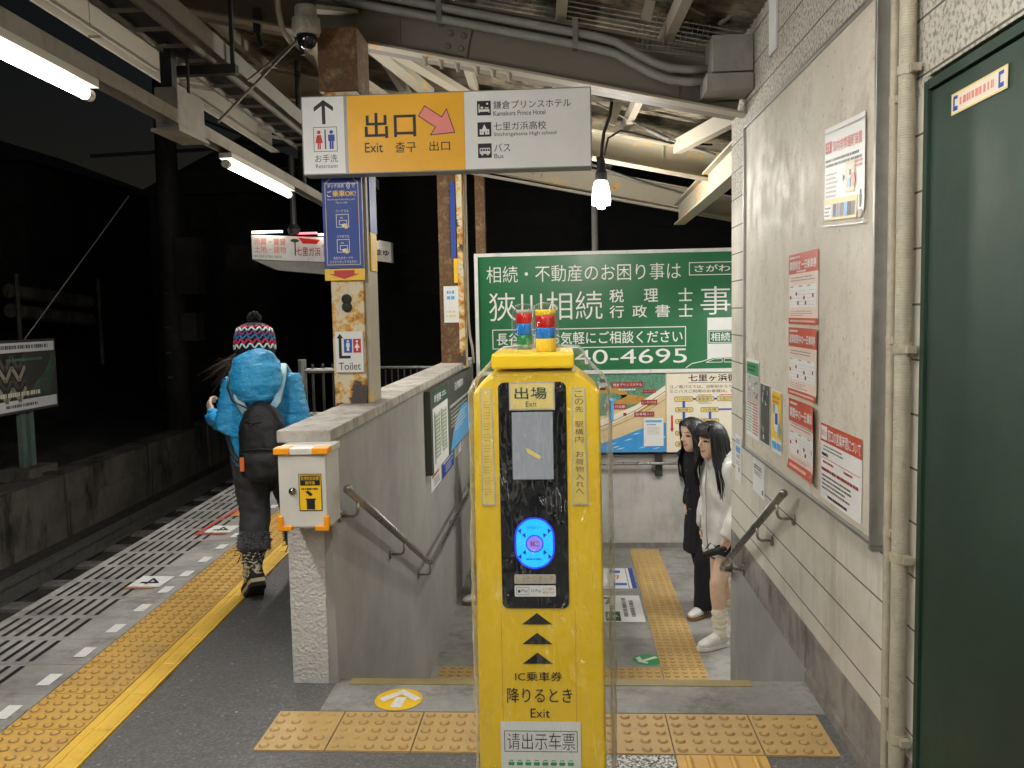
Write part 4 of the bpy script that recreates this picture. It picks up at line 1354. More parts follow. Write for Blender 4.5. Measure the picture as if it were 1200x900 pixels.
# signs fixed to the first column
def col_sign(name, label, x0, z0, x1, z1, m):
    t_ = thing(name, label, 'sign', ((x0 + x1) / 2, 4.43, z0), 'signs on the nearest column')
    bm = BM(); box(bm, x0, 4.428, z0, x1, 4.4495, z1); obj('plate', bm, m, t_)
    return t_, Panel((0, 4.4275, 0), (1, 0, 0), (0, 0, 1))
t_, p = col_sign('card_sign', 'tall blue sign about tapping a card, under the exit sign', -1.213, 1.742, -1.012, 2.22, 'blue_sign')
p.frame('border', 'pale_yellow', -1.198, 1.757, -1.027, 2.165, .003, 1); p.line('border', 'pale_yellow', [(-1.198, 2.165), (-1.16, 2.195), (-1.112, 2.205), (-1.06, 2.195), (-1.027, 2.165)], .003, 1)
p.text('lettering', 'white_sheet', 'タッチ決済', -1.185, 2.142, -1.10, 2.162, 2, .01); p.text('lettering', 'white_sheet', 'で', -1.062, 2.142, -1.042, 2.162, 2, .01)
for k in range(3):
    pts = [(-1.092 + (.008 + .007 * k) * math.cos(a_), 2.152 + (.009 + .007 * k) * math.sin(a_)) for a_ in (-.9, -.5, 0, .5, .9)]
    p.line('lettering', 'white_sheet', pts, .003, 2)
p.text('lettering', 'white_sheet', 'ご', -1.187, 2.098, -1.165, 2.13, 2, .015); p.text('lettering', 'yellow_ink', '乗車OK!', -1.16, 2.098, -1.04, 2.13, 2, .02)
p.text('lettering', 'white_sheet', 'Pay forward the entry with', -1.185, 2.078, -1.045, 2.089, 2); p.text('lettering', 'white_sheet', 'Tap to ride', -1.145, 2.062, -1.085, 2.074, 2)
p.text('lettering', 'white_sheet', 'カードでも', -1.145, 2.02, -1.08, 2.034, 2); p.text('lettering', 'white_sheet', 'スマホでも', -1.145, 1.893, -1.08, 1.907, 2)
for zz in (1.945, 1.82):
    p.frame('pictogram', 'white_sheet', -1.145, zz, -1.08, zz + .066, .003, 2)
    p.line('pictogram', 'white_sheet', [(-1.125, zz + .045), (-1.118, zz + .050), (-1.11, zz + .045)], .003, 2); p.frame('pictogram', 'white_sheet', -1.13, zz + .012, -1.09, zz + .036, .003, 3)
    p.poly('pictogram', 'pale_yellow', ((-1.10, zz - .008), (-1.085, zz - .004), (-1.088, zz + .018), (-1.108, zz + .012)), 4); p.poly('pictogram', 'white_sheet', ((-1.115, zz + .004), (-1.10, zz - .004), (-1.098, zz + .02), (-1.118, zz + .016)), 3.5)
p.text('lettering', 'white_sheet', 'あなたのカードや', -1.165, 1.785, -1.065, 1.80, 2); p.text('lettering', 'white_sheet', 'スマホでタッチするだけ!', -1.185, 1.765, -1.045, 1.78, 2)
p.flush(t_)
t_, p = col_sign('arrow_plate', 'small yellow plate with a red down arrow under the blue sign', -1.213, 1.68, -1.012, 1.738, 'yellow_ink')
p.poly('arrow', 'red_ink', ((-1.165, 1.731), (-1.06, 1.731), (-1.06, 1.712), (-1.165, 1.712)), 1); p.poly('arrow', 'red_ink', ((-1.19, 1.712), (-1.1125, 1.686), (-1.035, 1.712)), 1)
p.flush(t_)
t_, p = col_sign('toilet_sign', 'small white toilet sign with a black arrow on the rusty column', -1.172, 1.212, -1.03, 1.42, 'white_sheet')
p.rect('arrow', 'black_ink', -1.155, 1.283, -1.140, 1.388, 1); p.poly('arrow', 'black_ink', ((-1.165, 1.386), (-1.1475, 1.41), (-1.130, 1.386)), 1); p.rect('arrow', 'black_ink', -1.140, 1.283, -1.095, 1.297, 1)
p.rect('pictogram', 'blue_ink', -1.128, 1.312, -1.086, 1.382, 1); p.rect('pictogram', 'red_ink', -1.080, 1.312, -1.040, 1.382, 1)
for xx, sk in ((-1.107, 0), (-1.06, 1)):
    p.disc('pictogram', 'white_sheet', xx, 1.37, .006, l=2)
    if sk:
        p.poly('pictogram', 'white_sheet', ((xx - .014, 1.337), (xx + .014, 1.337), (xx, 1.364)), 2); p.rect('pictogram', 'white_sheet', xx - .004, 1.322, xx + .004, 1.337, 2)
    else:
        p.rect('pictogram', 'white_sheet', xx - .009, 1.342, xx + .009, 1.362, 2); p.rect('pictogram', 'white_sheet', xx - .006, 1.322, xx + .006, 1.342, 2)
p.text('lettering', 'black_ink', 'Toilet', -1.158, 1.225, -1.045, 1.262, 1)
p.flush(t_)
t_ = thing('side_plate', 'blue and yellow plate seen edge-on beside the nearest column', 'sign', (-.985, 4.6, 1.75), 'signs on the nearest column')
bm = BM(); box(bm, -.999, 4.52, 1.93, -.992, 4.68, 2.4); obj('plate', bm, 'blue_sign', t_)
bm = BM(); box(bm, -.999, 4.52, 1.73, -.992, 4.66, 1.928); obj('plate', bm, 'yellow_ink', t_)

# hanging exit sign
e = thing('exit_sign', 'wide hanging sign with a yellow exit panel between white panels', 'sign', (-.55, 4.33, 2.19))
bm = BM(); box(bm, -1.262, 4.285, 2.186, .140, 4.40, 2.562, .003); obj('sign_box', bm, 'alu_dull', e)
bm = BM()
for xx in (-1.15, -.95):
    box(bm, xx, 4.405, 2.3, xx + .04, 4.4345, 2.5)
obj('bracket', bm, 'steel_dark', e)
p = Panel((0, 4.2845, 0), (1, 0, 0), (0, 0, 1))
p.rect('restroom_face', 'white_sheet', -1.256, 2.192, -1.052, 2.556, .6); p.rect('exit_face', 'yellow_sign', -1.036, 2.192, -.468, 2.556, .6); p.rect('destination_face', 'white_sheet', -.467, 2.192, .134, 2.556, .6)
p.rect('arrow', 'black_ink', -1.160, 2.427, -1.143, 2.522, 1.4)
p.poly('arrow', 'black_ink', ((-1.199, 2.487), (-1.199, 2.508), (-1.151, 2.542), (-1.151, 2.520)), 1.4); p.poly('arrow', 'black_ink', ((-1.151, 2.520), (-1.151, 2.542), (-1.104, 2.508), (-1.104, 2.487)), 1.6)
p.frame('pictogram', 'grey_ink', -1.205, 2.296, -1.088, 2.414, .003, 1.4)
p.rect('pictogram', 'black_ink', -1.150, 2.308, -1.144, 2.402, 1.4)
for xx, m_ in ((-1.178, 'red_ink'), (-1.117, 'blue_sign')):
    p.disc('pictogram', m_, xx, 2.389, .009, l=1.4)
    if m_ == 'red_ink':
        p.poly('pictogram', m_, ((xx - .018, 2.338), (xx + .018, 2.338), (xx + .010, 2.376), (xx - .010, 2.376)), 1.4)
        p.rect('pictogram', m_, xx - .008, 2.308, xx - .001, 2.338, 1.4); p.rect('pictogram', m_, xx + .001, 2.308, xx + .008, 2.338, 1.4)
    else:
        p.rect('pictogram', m_, xx - .016, 2.346, xx + .016, 2.377, 1.4); p.rect('pictogram', m_, xx - .010, 2.308, xx - .001, 2.346, 1.4); p.rect('pictogram', m_, xx + .001, 2.308, xx + .010, 2.346, 1.4)
p.text('lettering', 'black_ink', 'お手洗', -1.200, 2.245, -1.090, 2.282, 1.4, .0); p.text('lettering', 'black_ink', 'Restroom', -1.198, 2.218, -1.092, 2.237, 1.4)
p.text('lettering', 'black_ink', '出口', -.952, 2.352, -.702, 2.472, 1.4, .012)
p.text('lettering', 'black_ink', 'Exit', -.954, 2.285, -.866, 2.332, 1.4, .004); p.text('lettering', 'black_ink', '출구', -.806, 2.281, -.704, 2.331, 1.4, .006); p.text('lettering', 'black_ink', '出口', -.640, 2.283, -.540, 2.330, 1.4, .006)
def darrow(mn, l, g):
    d_, n_ = V((.12, -.082)).normalized() if False else V((.83, -.557)), V((.557, .83))
    o2 = V((-.672, 2.473))
    def P(a, b): return tuple(o2 + d_ * a + n_ * b)
    p.poly('exit_arrow', mn, [P(-g, -.026 - g), P(.105, -.026 - g), P(.105, .026 + g), P(-g, .026 + g)], l)
    p.poly('exit_arrow', mn, [P(.098 - g, -.068 - g * 2), P(.185 + g * 1.6, 0), P(.098 - g, .068 + g * 2)], l + .1)
darrow('black_ink', 1.2, .004); darrow('pink_arrow', 1.6, 0.)
for z0, st, en, w1, w2 in ((2.443, '鎌倉プリンスホテル', 'Kamakura Prince Hotel', .043, -.079), (2.343, '七里ガ浜高校', 'Shichirigahama High school', -.076, -.028), (2.243, 'バス', 'Bus', -.249, -.283)):
    p.rect('pictogram', 'black_ink', -.405, z0, -.339, z0 + .068, 1.4)
    p.text('lettering', 'black_ink', st, -.327, z0 + .027, w1, z0 + .066, 1.4, .0); p.text('lettering', 'black_ink', en, -.327, z0 - .004, w2, z0 + .018, 1.4)
Wt = 'white_sheet'
p.rect('pictogram', Wt, -.398, 2.455, -.394, 2.495, 2); p.rect('pictogram', Wt, -.394, 2.460, -.346, 2.472, 2); p.rect('pictogram', Wt, -.350, 2.455, -.346, 2.466, 2); p.poly('pictogram', Wt, ((-.388, 2.475), (-.376, 2.475), (-.376, 2.484), (-.388, 2.484)), 2); p.poly('pictogram', Wt, ((-.366, 2.475), (-.35, 2.475), (-.35, 2.480), (-.37, 2.480)), 2); p.disc('pictogram', Wt, -.356, 2.497, .005, l=2)
p.rect('pictogram', Wt, -.395, 2.353, -.349, 2.378, 2); p.poly('pictogram', Wt, ((-.383, 2.378), (-.361, 2.378), (-.372, 2.402)), 2); p.rect('pictogram', 'black_ink', -.375, 2.353, -.369, 2.366, 2.6); p.rect('pictogram', 'black_ink', -.388, 2.362, -.384, 2.368, 2.6); p.rect('pictogram', 'black_ink', -.360, 2.362, -.356, 2.368, 2.6)
p.rrect('pictogram', Wt, -.397, 2.262, -.346, 2.290, .005, 2)
for k in range(4):
    p.rect('pictogram', 'black_ink', -.393 + .012 * k, 2.275, -.384 + .012 * k, 2.285, 2.6)
for xx in (-.385, -.358):
    p.disc('pictogram', Wt, xx, 2.261, .006, l=2)
p.flush(e)

# dome camera
t_ = thing('dome_camera', 'white dome security camera beside the column head', 'camera', (-1.225, 4.3, 2.8))
bm = BM(); lathe(bm, (-1.225, 4.30, 2.86), [(.047, .13), (.053, .12), (.053, .08), (.066, .07), (.069, .015), (.063, -.005), (.05, -.008)], 24); obj('housing', bm, 'cap_concrete', t_, True)
bm = BM(); lathe(bm, (-1.225, 4.30, 2.85), [(.050, .01), (.050, -.018), (.040, -.045), (.023, -.058), (0, -.062)], 24); obj('dome', bm, 'machine_black', t_, True)
bm = BM(); beam(bm, (-1.225, 4.30, 2.98), (-1.12, 4.74, 3.10), .12, .02); tube(bm, [(-1.36, 4.3, 3.3), (-1.36, 4.3, 2.98), (-1.34, 4.3, 2.88), (-1.30, 4.3, 2.82)], .014, 8); obj('arm', bm, 'strut_paint', t_)

# ------------------------------------------------------------------ lamps
def tube_lamp(y0, label):
    t_ = thing('tube_lamp', label, 'lamp', (-1.74 + sx(y0), y0, 2.33), 'tube lamps along the platform')
    x_ = -1.74
    bm = BM(); sbox(bm, x_ - .035, x_ + .035, y0 + .02, y0 + 1.32, 2.362, 2.392); obj('housing', bm, 'lamp_white', t_)
    bm = BM(); tube(bm, [(x_ + sx(y0 + .05), y0 + .05, 2.334), (x_ + sx(y0 + 1.28), y0 + 1.28, 2.334)], .021, 14); obj('fluorescent_tube', bm, 'tube_light', t_, True)
    for yy in (y0 + .035, y0 + 1.295):
        bm = BM(); lathe(bm, (x_ + sx(yy), yy, 2.334), [(.023, -.018), (.023, .018)], 14, 'y'); obj('socket', bm, 'lamp_white', t_)
    return t_
L1 = tube_lamp(1.93, 'long glowing tube lamp at the upper left edge')
for k, lab in ((1, 'glowing tube lamp over the platform, second from the upper left corner'), (2, 'glowing tube lamp hidden behind the blue card sign'), (-1, 'glowing tube lamp overhead beside the camera'), (-2, 'glowing tube lamp farther back along the platform')):
    dup(L1, (-.045 * 2.78 * k, 2.78 * k, 0), lab)
d = thing('light_duct', 'pale channel carrying the tube lamps along the platform', 'duct', (-1.74, 3, 2.4))
bm = BM(); sbox(bm, -1.775, -1.705, -4, 9.0, 2.394, 2.455); obj('channel', bm, 'duct_paint', d)
bm = BM(); box(bm, -1.87, 4.03, 2.375, -1.76, 4.33, 2.565, .004); box(bm, -1.885, 4.01, 2.362, -1.75, 4.35, 2.376); obj('hanger_box', bm, 'duct_paint', d)
bm = BM(); beam(bm, (-1.86, 4.17, 2.56), (-1.86, 4.17, 3.45), .055, .055, (0, 1, 0)); tube(bm, [(-1.80, 4.25, 2.565), (-1.80, 4.25, 3.0)], .008, 8); obj('hanger', bm, 'steel_dark', d)
bm = BM(); tube(bm, [(-1.93, 6.55, 2.45), (-1.93, 6.55, 2.75), (-1.90, 6.56, 2.83), (-1.80, 6.58, 2.86)], .02, 8); tube(bm, [(-1.96, 6.6, 2.45), (-1.96, 6.6, 3.4)], .022, 8); obj('hanger', bm, 'steel_dark', d)
bm = BM(); tube(bm, [(-1.72, 4.4, 2.48), (-1.36, 4.75, 3.01)], .007, 8); obj('brace', bm, 'galvanised', d)
bm = BM(); tube(bm, [(-1.60, 4.5, 2.70), (-1.39, 4.75, 2.98)], .007, 8); obj('brace', bm, 'galvanised', d)
c = thing('cable_ladder', 'ladder shaped cable tray under the canopy', 'cable tray', (-1.75, 4, 2.75))
bm = BM(); sbox(bm, -1.83, -1.815, -3, 8.9, 2.75, 2.79); sbox(bm, -1.665, -1.65, -3, 8.9, 2.75, 2.79)
yy = -2.9
while yy < 8.9:
    sbox(bm, -1.815, -1.665, yy, yy + .022, 2.752, 2.764); yy += .24
obj('tray', bm, 'duct_paint', c)
bm = BM(); sbox(bm, -1.81, -1.67, -3, 8.9, 2.772, 2.80); obj('cable', bm, 'steel_dark', c)
bm = BM(); sbox(bm, -1.645, -1.585, -3, 8.9, 2.76, 2.85); obj('channel', bm, 'cable_grey', c)
bm = BM(); beam(bm, (-1.915, 4.37, 2.725), (-1.60, 4.37, 2.725), .045, .045); beam(bm, (-1.62, 4.37, 2.75), (-1.62, 4.37, 3.3), .018, .018, (0, 1, 0)); obj('cross_bar', bm, 'steel_dark', c)
bm = BM(); beam(bm, (-1.95, 6.9, 2.725), (-1.62, 6.9, 2.725), .045, .045); beam(bm, (-1.66, 6.9, 2.75), (-1.66, 6.9, 3.3), .018, .018, (0, 1, 0)); obj('cross_bar', bm, 'steel_dark', c)
for xx in (-1.6, -1.38):
    bm = BM(); beam(bm, (xx, 4.70, gz(xx) - .06), (xx, 4.70, gz(xx) + .07), .04, .03, (0, 1, 0)); tube(bm, [(xx, 4.70, gz(xx) - .05), (xx + .02, 4.70, gz(xx) - .13)], .013, 6); obj('clamp', bm, 'steel_dark', c)

# bulb over the stairs
b = thing('bulb_lamp', 'bright hanging bulb lamp over the stairwell', 'lamp', (.275, 6.5, 2.24))
bm = BM(); lathe(bm, (.275, 6.5, 2.255), [(.0, -.022), (.026, -.016), (.036, .006), (.066, .010), (.069, .05), (.060, .13), (.048, .172), (.04, .185)], 20); obj('bulb', bm, 'bulb_light', b, True)
bm = BM(); lathe(bm, (.277, 6.5, 2.44), [(.041, -.004), (.043, .0), (.043, .05), (.034, .07), (.03, .14), (.018, .17)], 16); box(bm, .245, 6.49, 2.50, .262, 6.51, 2.61); obj('socket', bm, 'black_iron', b)
bm = BM(); tube(bm, [(.277, 6.5, 2.60), (.288, 6.5, 2.70), (.30, 6.5, 2.78), (.345, 6.5, 2.90), (.36, 6.52, 3.0)], .012, 8); tube(bm, [(.30, 6.5, 2.62), (.33, 6.5, 2.74), (.42, 6.55, 2.80), (.52, 6.6, 2.79), (.8, 6.66, 2.72), (1.1, 6.66, 2.70)], .008, 8); obj('cable', bm, 'black_iron', b, True)
bm = BM(); beam(bm, (.35, 6.55, 2.85), (.43, 6.55, 3.07), .07, .02, (0, 1, 0)); obj('bracket', bm, 'rafter_paint', b)
t_ = thing('lamp_pole', 'thin grey pole standing behind the green sign', 'pole', (.325, 9.35, 0))
bm = BM(); tube(bm, [(.325, 9.35, -.3), (.325, 9.35, 2.62)], .033, 12); obj('shaft', bm, 'cable_grey', t_, True)
# tube lamp over the ticket gate, then two unseen fill lamps added for brightness
def unseen_lamp(x_, y0, z_, label, mn):
    t_ = thing('unseen_lamp', label, 'lamp', (x_, y0, z_), 'tube lamps with trough reflectors')
    bm = BM(); prism(bm, [(x_ - .13, y0 - .03, z_ - .02), (x_ - .05, y0 - .03, z_ + .05), (x_ + .05, y0 - .03, z_ + .05), (x_ + .13, y0 - .03, z_ - .02), (x_ + .125, y0 - .03, z_ - .024), (x_ + .045, y0 - .03, z_ + .042), (x_ - .045, y0 - .03, z_ + .042), (x_ - .125, y0 - .03, z_ - .024)], (0, 1.31, 0)); obj('reflector', bm, 'lamp_white', t_)  # wide unseen trough, shaped to keep the lamp light off the roof
    bm = BM(); tube(bm, [(x_, y0, z_), (x_, y0 + 1.2, z_)], .019, 12); obj('fluorescent_tube', bm, mn, t_, True)
    bm = BM(); tube(bm, [(x_, y0 + .6, z_ + .05), (x_, y0 + .6, 3.2 if z_ > 2 else 2.3)], .01, 6); obj('hanger', bm, 'steel_dark', t_)
unseen_lamp(-.10, .55, 2.62, 'tube lamp in a trough reflector over the card reader, above the view', 'gate_light')
unseen_lamp(-.25, -2.2, 2.62, 'added fill tube lamp in a trough reflector behind the camera', 'gate_light')  # unseen, added as front light for the reader
unseen_lamp(2.35, 6.3, 1.75, 'added unseen fill tube lamp in a trough reflector in the passage behind the block wall', 'passage_fill_light')  # unseen, added to brighten the landing and its end wall

# ------------------------------------------------------------------ card reader post
m = thing('card_reader', 'yellow card reader post with a glowing blue touch pad under clear plastic', 'ticket reader', (-.064, 2.03, 0))
fr = [(-.209, .02), (.081, .02), (.073, 1.325), (.050, 1.348), (.018, 1.372), (-.160, 1.372), (-.186, 1.348), (-.203, 1.325)]
bm = BM(); b2 = bmesh.new(); prism(b2, [(x_, 1.90, z_) for x_, z_ in fr], (0, .26, 0))
bmesh.ops.bevel(b2, geom=b2.edges[:], offset=.008, segments=3, profile=.5, affect='EDGES'); merge(bm, b2)
obj('body', bm, 'machine_yellow', m)
bm = BM(); box(bm, -.160, 1.888, 1.378, .018, 2.15, 1.412, .006); obj('top_cap', bm, 'machine_yellow', m)
bm = BM(); box(bm, -.24, 1.87, .0, .11, 2.19, .022, .004); obj('base_plate', bm, 'galvanised', m)
p = Panel((0, 1.8985, 0), (1, 0, 0), (0, 0, 1))
p.rrect('reader_panel', 'machine_black', -.148, .847, .000, 1.349, .014, 2)
p.rect('name_plate', 'map_grey', -.124, 1.288, -.025, 1.349, 3); p.rect('name_plate', 'pale_yellow', -.121, 1.291, -.028, 1.346, 3.6)
p.text('name_plate', 'dark_green', '出場', -.112, 1.312, -.042, 1.338, 4.2, .01, False); p.text('name_plate', 'dark_green', 'Exit', -.088, 1.296, -.064, 1.307, 4.2)
p.rect('screen', 'screen_glow', -.119, 1.136, -.030, 1.284, 3)
p.poly('screen_mark', 'pale_yellow', ((-.090, 1.205), (-.082, 1.203), (-.056, 1.186), (-.060, 1.180), (-.086, 1.194)), 3.6)
def stadium(part, mn, ra, h, l):
    pts = [(-.074 + ra * math.cos(R(a_)), .994 + h + ra * math.sin(R(a_))) for a_ in range(0, 181, 12)] + [(-.074 + ra * math.cos(R(a_)), .994 - h + ra * math.sin(R(a_))) for a_ in range(180, 361, 12)]
    p.poly(part, mn, pts, l)
stadium('touch_pad', 'reader_blue', .044, .014, 3); stadium('touch_pad', 'reader_cyan', .040, .014, 3.6)
p.disc('touch_pad', 'reader_blue', -.074, .993, .020, l=4.2); p.disc('touch_pad', 'reader_core', -.074, .993, .017, l=4.8)
p.text('touch_pad', 'red_ink', 'IC', -.083, .987, -.065, .999, 5.4, .03)
for sx_ in (-1, 1):
    for sz in (-1, 1):
        for q in (.020, .030):
            cx_, cz_ = -.074 + sx_ * q * 1.0, .993 + sz * q * .95
            p.poly('touch_pad', 'reader_blue_ink', ((cx_, cz_ - sz * .006), (cx_ + sx_ * .007, cz_ + sz * .001), (cx_ - sx_ * .001, cz_ + sz * .006)), 4.4)
p.text('touch_pad', 'reader_blue_ink', '交通系電子マネー', -.092, 1.026, -.056, 1.032, 4.4); p.bars('touch_pad', 'reader_blue_ink', -.094, .956, -.056, .961, 1, .7, 4.4, .1)
p.rrect('label', 'map_grey', -.120, .903, -.029, .924, .003, 3); p.text('label', 'map_brown', 'しっかりタッチ', -.116, .906, -.033, .921, 3.6, .015)
p.rrect('label', 'white_sheet', -.120, .874, -.029, .899, .003, 3)
p.frame('label', 'grey_ink', -.116, .878, -.088, .895, .0008, 3.6); p.disc('label', 'black_ink', -.110, .886, .003, .0035, 3.6); p.text('label', 'black_ink', 'Pay', -.105, .882, -.091, .891, 3.6)
p.text('label', 'grey_ink', 'G Pay', -.084, .882, -.061, .891, 3.6); p.text('label', 'brown_red', 'タッチで乗れる', -.058, .888, -.033, .894, 3.6); p.text('label', 'brown_red', '楽天ペイ', -.058, .880, -.033, .886, 3.6)
for zt in (.836, .791, .746):
    p.poly('arrow_mark', 'black_ink', ((-.106, zt - .026), (-.038, zt - .026), (-.072, zt)), 1.2)
p.text('lettering', 'black_ink', 'IC乗車券', -.123, .680, -.018, .702, 1.2, .004); p.text('lettering', 'black_ink', '降りるとき', -.142, .630, .003, .665, 1.2, .003); p.text('lettering', 'black_ink', 'Exit', -.090, .596, -.047, .617, 1.2)
for x0, x1, dx in ((-.188, -.157, -.002), (.010, .045, 0.)):
    p.poly('side_label', 'map_grey', ((x0, 1.078), (x1, 1.078), (x1 - .004, 1.336), (x0 + .002, 1.336)), 1.2); p.poly('side_label', 'strip_paper', ((x0 + .003, 1.081), (x1 - .003, 1.081), (x1 - .007, 1.333), (x0 + .005, 1.333)), 1.8)
[p.bars('side_label', 'map_brown', -.181, 1.10 + .024 * q_, -.165, 1.118 + .024 * q_, 3, .25, 2.4) for q_ in range(9)]; p.vtext('side_label', 'grey_ink', 'この先 駅構内 お荷物入れへ', .018, 1.10, .036, 1.33, 2.4, .0)
p.rect('seam', 'map_brown', -.152, .05, -.151, .84, 1.1); p.rect('seam', 'map_brown', .012, .05, .013, .84, 1.1)
p.flush(m)
n_ = thing('paper_note', 'handwritten white paper note on the front of the yellow reader post', 'note', (-.068, 1.896, .40))
p = Panel((0, 1.8965, 0), (1, 0, 0), (0, 0, 1))
p.rect('sheet', 'white_sheet', -.158, .36, .021, .588, 1); p.frame('frame_line', 'black_ink', -.150, .518, .014, .567, .0015, 2)
p.text('lettering', 'black_ink', '请出示车票', -.143, .523, .008, .562, 2, -.006)
for k in range(8):
    xx = -.142 + .019 * k
    p.rrect('drawing', 'green_ink', xx, .486, xx + .014, .494, .003, 2); p.rect('drawing', 'green_ink', xx + .003, .494, xx + .011, .499, 2); p.rect('drawing', 'white_sheet', xx + .004, .4945, xx + .010, .4975, 3)
p.text('lettering', 'black_ink', '谢谢合作', -.12, .40, -.01, .45, 2, -.006)
p.flush(n_)
def tower(x_, y_, cols, label):
    t2 = thing('signal_light', label, 'signal light', (x_, y_, 1.412), 'stacked signal lights on the reader post')
    z_ = 1.4125
    for nm, mn, h, r_ in cols:
        bm = BM(); lathe(bm, (x_, y_, z_), [(r_ * .97, 0), (r_, .002), (r_, h - .002), (r_ * .97, h - .0004)], 24); obj(nm, bm, mn, t2, True); z_ += h
    bm = BM(); lathe(bm, (x_, y_, 1.413), [(.031, 0), (.029, .03), (.030, .06), (.028, .09), (.027, .1), (.016, .106), (0, .108)], 20)
    for v_ in bm.verts:
        v_.co += V((noise.noise(v_.co * 60), noise.noise(v_.co * 60 + V((9, 0, 0))), 0)) * .003
    obj('plastic_bag', bm, 'clear_plastic', t2, True)
tower(-.043, 1.95, (('base', 'machine_yellow', .029, .0225), ('lens', 'lens_blue', .024, .022), ('lens', 'lens_red', .027, .022), ('lens_cap', 'machine_yellow', .013, .0225)), 'signal light with a yellow base, nearer of the pair on the reader post')
tower(-.097, 2.10, (('base', 'lens_green', .034, .019), ('lens', 'lens_blue', .027, .019), ('lens', 'lens_red', .025, .019), ('lens_cap', 'map_grey', .008, .019)), 'signal light with a green base, farther of the pair on the reader post')
# plastic bag over the post: wrinkled shell
bag = BM()
rows = []
N = 96
def bag_ring(z_, k_):
    w, d_ = .158 * k_, .160 * k_
    ring = []
    for i in range(N):
        a_ = 2 * math.pi * i / N
        c_, s_ = math.cos(a_), math.sin(a_)
        e_ = .22
        x_ = math.copysign(abs(c_) ** e_, c_) * w
        y_ = math.copysign(abs(s_) ** e_, s_) * d_
        q = V((x_ * 16, y_ * 16, z_ * 2.2))
        f = noise.noise(q) * .008 + noise.noise(q * 2.7 + V((0, 0, z_ * 20))) * .0045
        nx_ = V((x_, y_, 0)).normalized()
        ring.append(bag.verts.new((-.064 + x_ + nx_.x * f + .006, 2.03 + y_ + nx_.y * f, z_ + noise.noise(q * .7) * .004)))
    return ring
zs = [.05 + .022 * i for i in range(59)]
for z_ in zs:
    rows.append(bag_ring(z_, 1.0))
for z_, k_ in ((1.350, .93), (1.372, .80), (1.392, .68), (1.410, .63), (1.420, .56), (1.424, .30)):
    rows.append(bag_ring(z_, k_))
skin_rings(bag, rows, False)
obj('plastic_bag', bag, 'clear_plastic', m, True)
bm = BM(); box(bm, .096, 1.90, 1.262, .102, 1.96, 1.305)
obj('tape', bm, 'light_blue', m)

# ================================================================== DARK SURROUNDINGS
bm = BM(); sbox(bm, -5.75, -2.85, -12, 60, -1.25, -1.02); obj('ballast', bm, 'ballast_ground', kind='structure')
tr_ = thing('railway_track', 'rusty railway track in the dark bed beside the platform', 'railway track', (-4.3, 10, -1))
bm = BM()
for x_ in (-3.76, -4.83):
    sbox(bm, x_ - .032, x_ + .032, -12, 60, -.86, -.80); sbox(bm, x_ - .008, x_ + .008, -12, 60, -.97, -.86); sbox(bm, x_ - .06, x_ + .06, -12, 60, -.99, -.97)
obj('rail', bm, 'galvanised', tr_)
bm = BM(); yy = 2.
while yy < 40:
    sbox(bm, -5.25, -3.3, yy, yy + .2, -1.03, -.992); yy += .65
obj('sleeper', bm, 'stair_concrete', tr_)
w = thing('retaining_wall', 'low stained concrete wall of slabs across the track', 'wall', (-5.8, 10, -1.2))
bm = BM()
yy = 3.0
while yy < 30:
    sbox(bm, -5.95, -5.56 + .02 * math.sin(yy * 5), yy, yy + 2.18, -1.25, -.27 + .02 * math.sin(yy * 3)); sbox(bm, -5.559, -5.545, yy, yy + 2.18, -1.25, -.62)
    yy += 2.3
obj('wall_slab', bm, 'far_concrete', w)
bm = BM()
yy = 3.0
while yy < 30:
    sbox(bm, -5.90, -5.60, yy - .12, yy, -1.25, -.25); yy += 2.3
obj('wall_post', bm, 'hill_stone', w)
# bank and rocky slope
bm = BM()
gx = [-6.0 + -.55 * i for i in range(28)]
gy = [-4 + 1.0 * j for j in range(62)]
G = {}
for i, x_ in enumerate(gx):
    for j, y_ in enumerate(gy):
        d_ = max(0., -x_ - 9.5)
        z_ = -.34 + min(d_ * .75, 3.2) + noise.noise(V((x_ * .5, y_ * .35, 0))) * .25 + noise.noise(V((x_ * 1.7, y_ * 1.2, 4))) * .16
        if i == 0:
            z_ = -.34
        G[i, j] = bm.verts.new((x_ + sx(y_), y_, z_))
for i in range(len(gx) - 1):
    for j in range(len(gy) - 1):
        bm.faces.new((G[i, j], G[i, j + 1], G[i + 1, j + 1], G[i + 1, j]))
obj('hillside', bm, 'hill_stone', kind='structure')
# advert board across the track
a = thing('billboard', 'small framed advert board with a zigzag W on a pale green post across the track', 'billboard', (-6.3, 9.6, -.3))
bm = BM(); box(bm, -6.27, 7.9, .47, -6.21, 10.36, 1.30); obj('board', bm, 'charcoal_sign', a)
bm = BM(); box(bm, -6.34, 9.72, -.34, -6.28, 9.80, .5); box(bm, -6.34, 9.88, -.34, -6.28, 9.96, .5); obj('post', bm, 'post_green', a)
bm = BM(); box(bm, -6.5, 9.55, -.5, -6.1, 10.1, -.18, .02); obj('footing', bm, 'far_concrete', a)
p = Panel((-6.209, 0, 0), (0, 1, 0), (0, 0, 1))
p.rect('face', 'white_sheet', 7.93, .50, 10.33, 1.27, 1); p.rect('picture', 'hill_stone', 7.93, .62, 10.33, 1.16, 2); p.rect('picture', 'charcoal_sign', 9.72, .62, 10.33, 1.16, 3)
p.bars('lettering', 'grey_ink', 9.3, 1.19, 10.25, 1.25, 1, .7, 2, .05); p.bars('lettering', 'grey_ink', 9.35, .53, 10.0, .58, 1, .7, 2)
for k in range(4):
    z_ = 1.12 - .12 * k
    p.line('picture', ('far_concrete', 'hose_beige', 'far_concrete', 'hose_beige')[k], [(9.25, z_), (9.37, z_ - .16), (9.49, z_), (9.61, z_ - .16), (9.73, z_)], .05, 4)
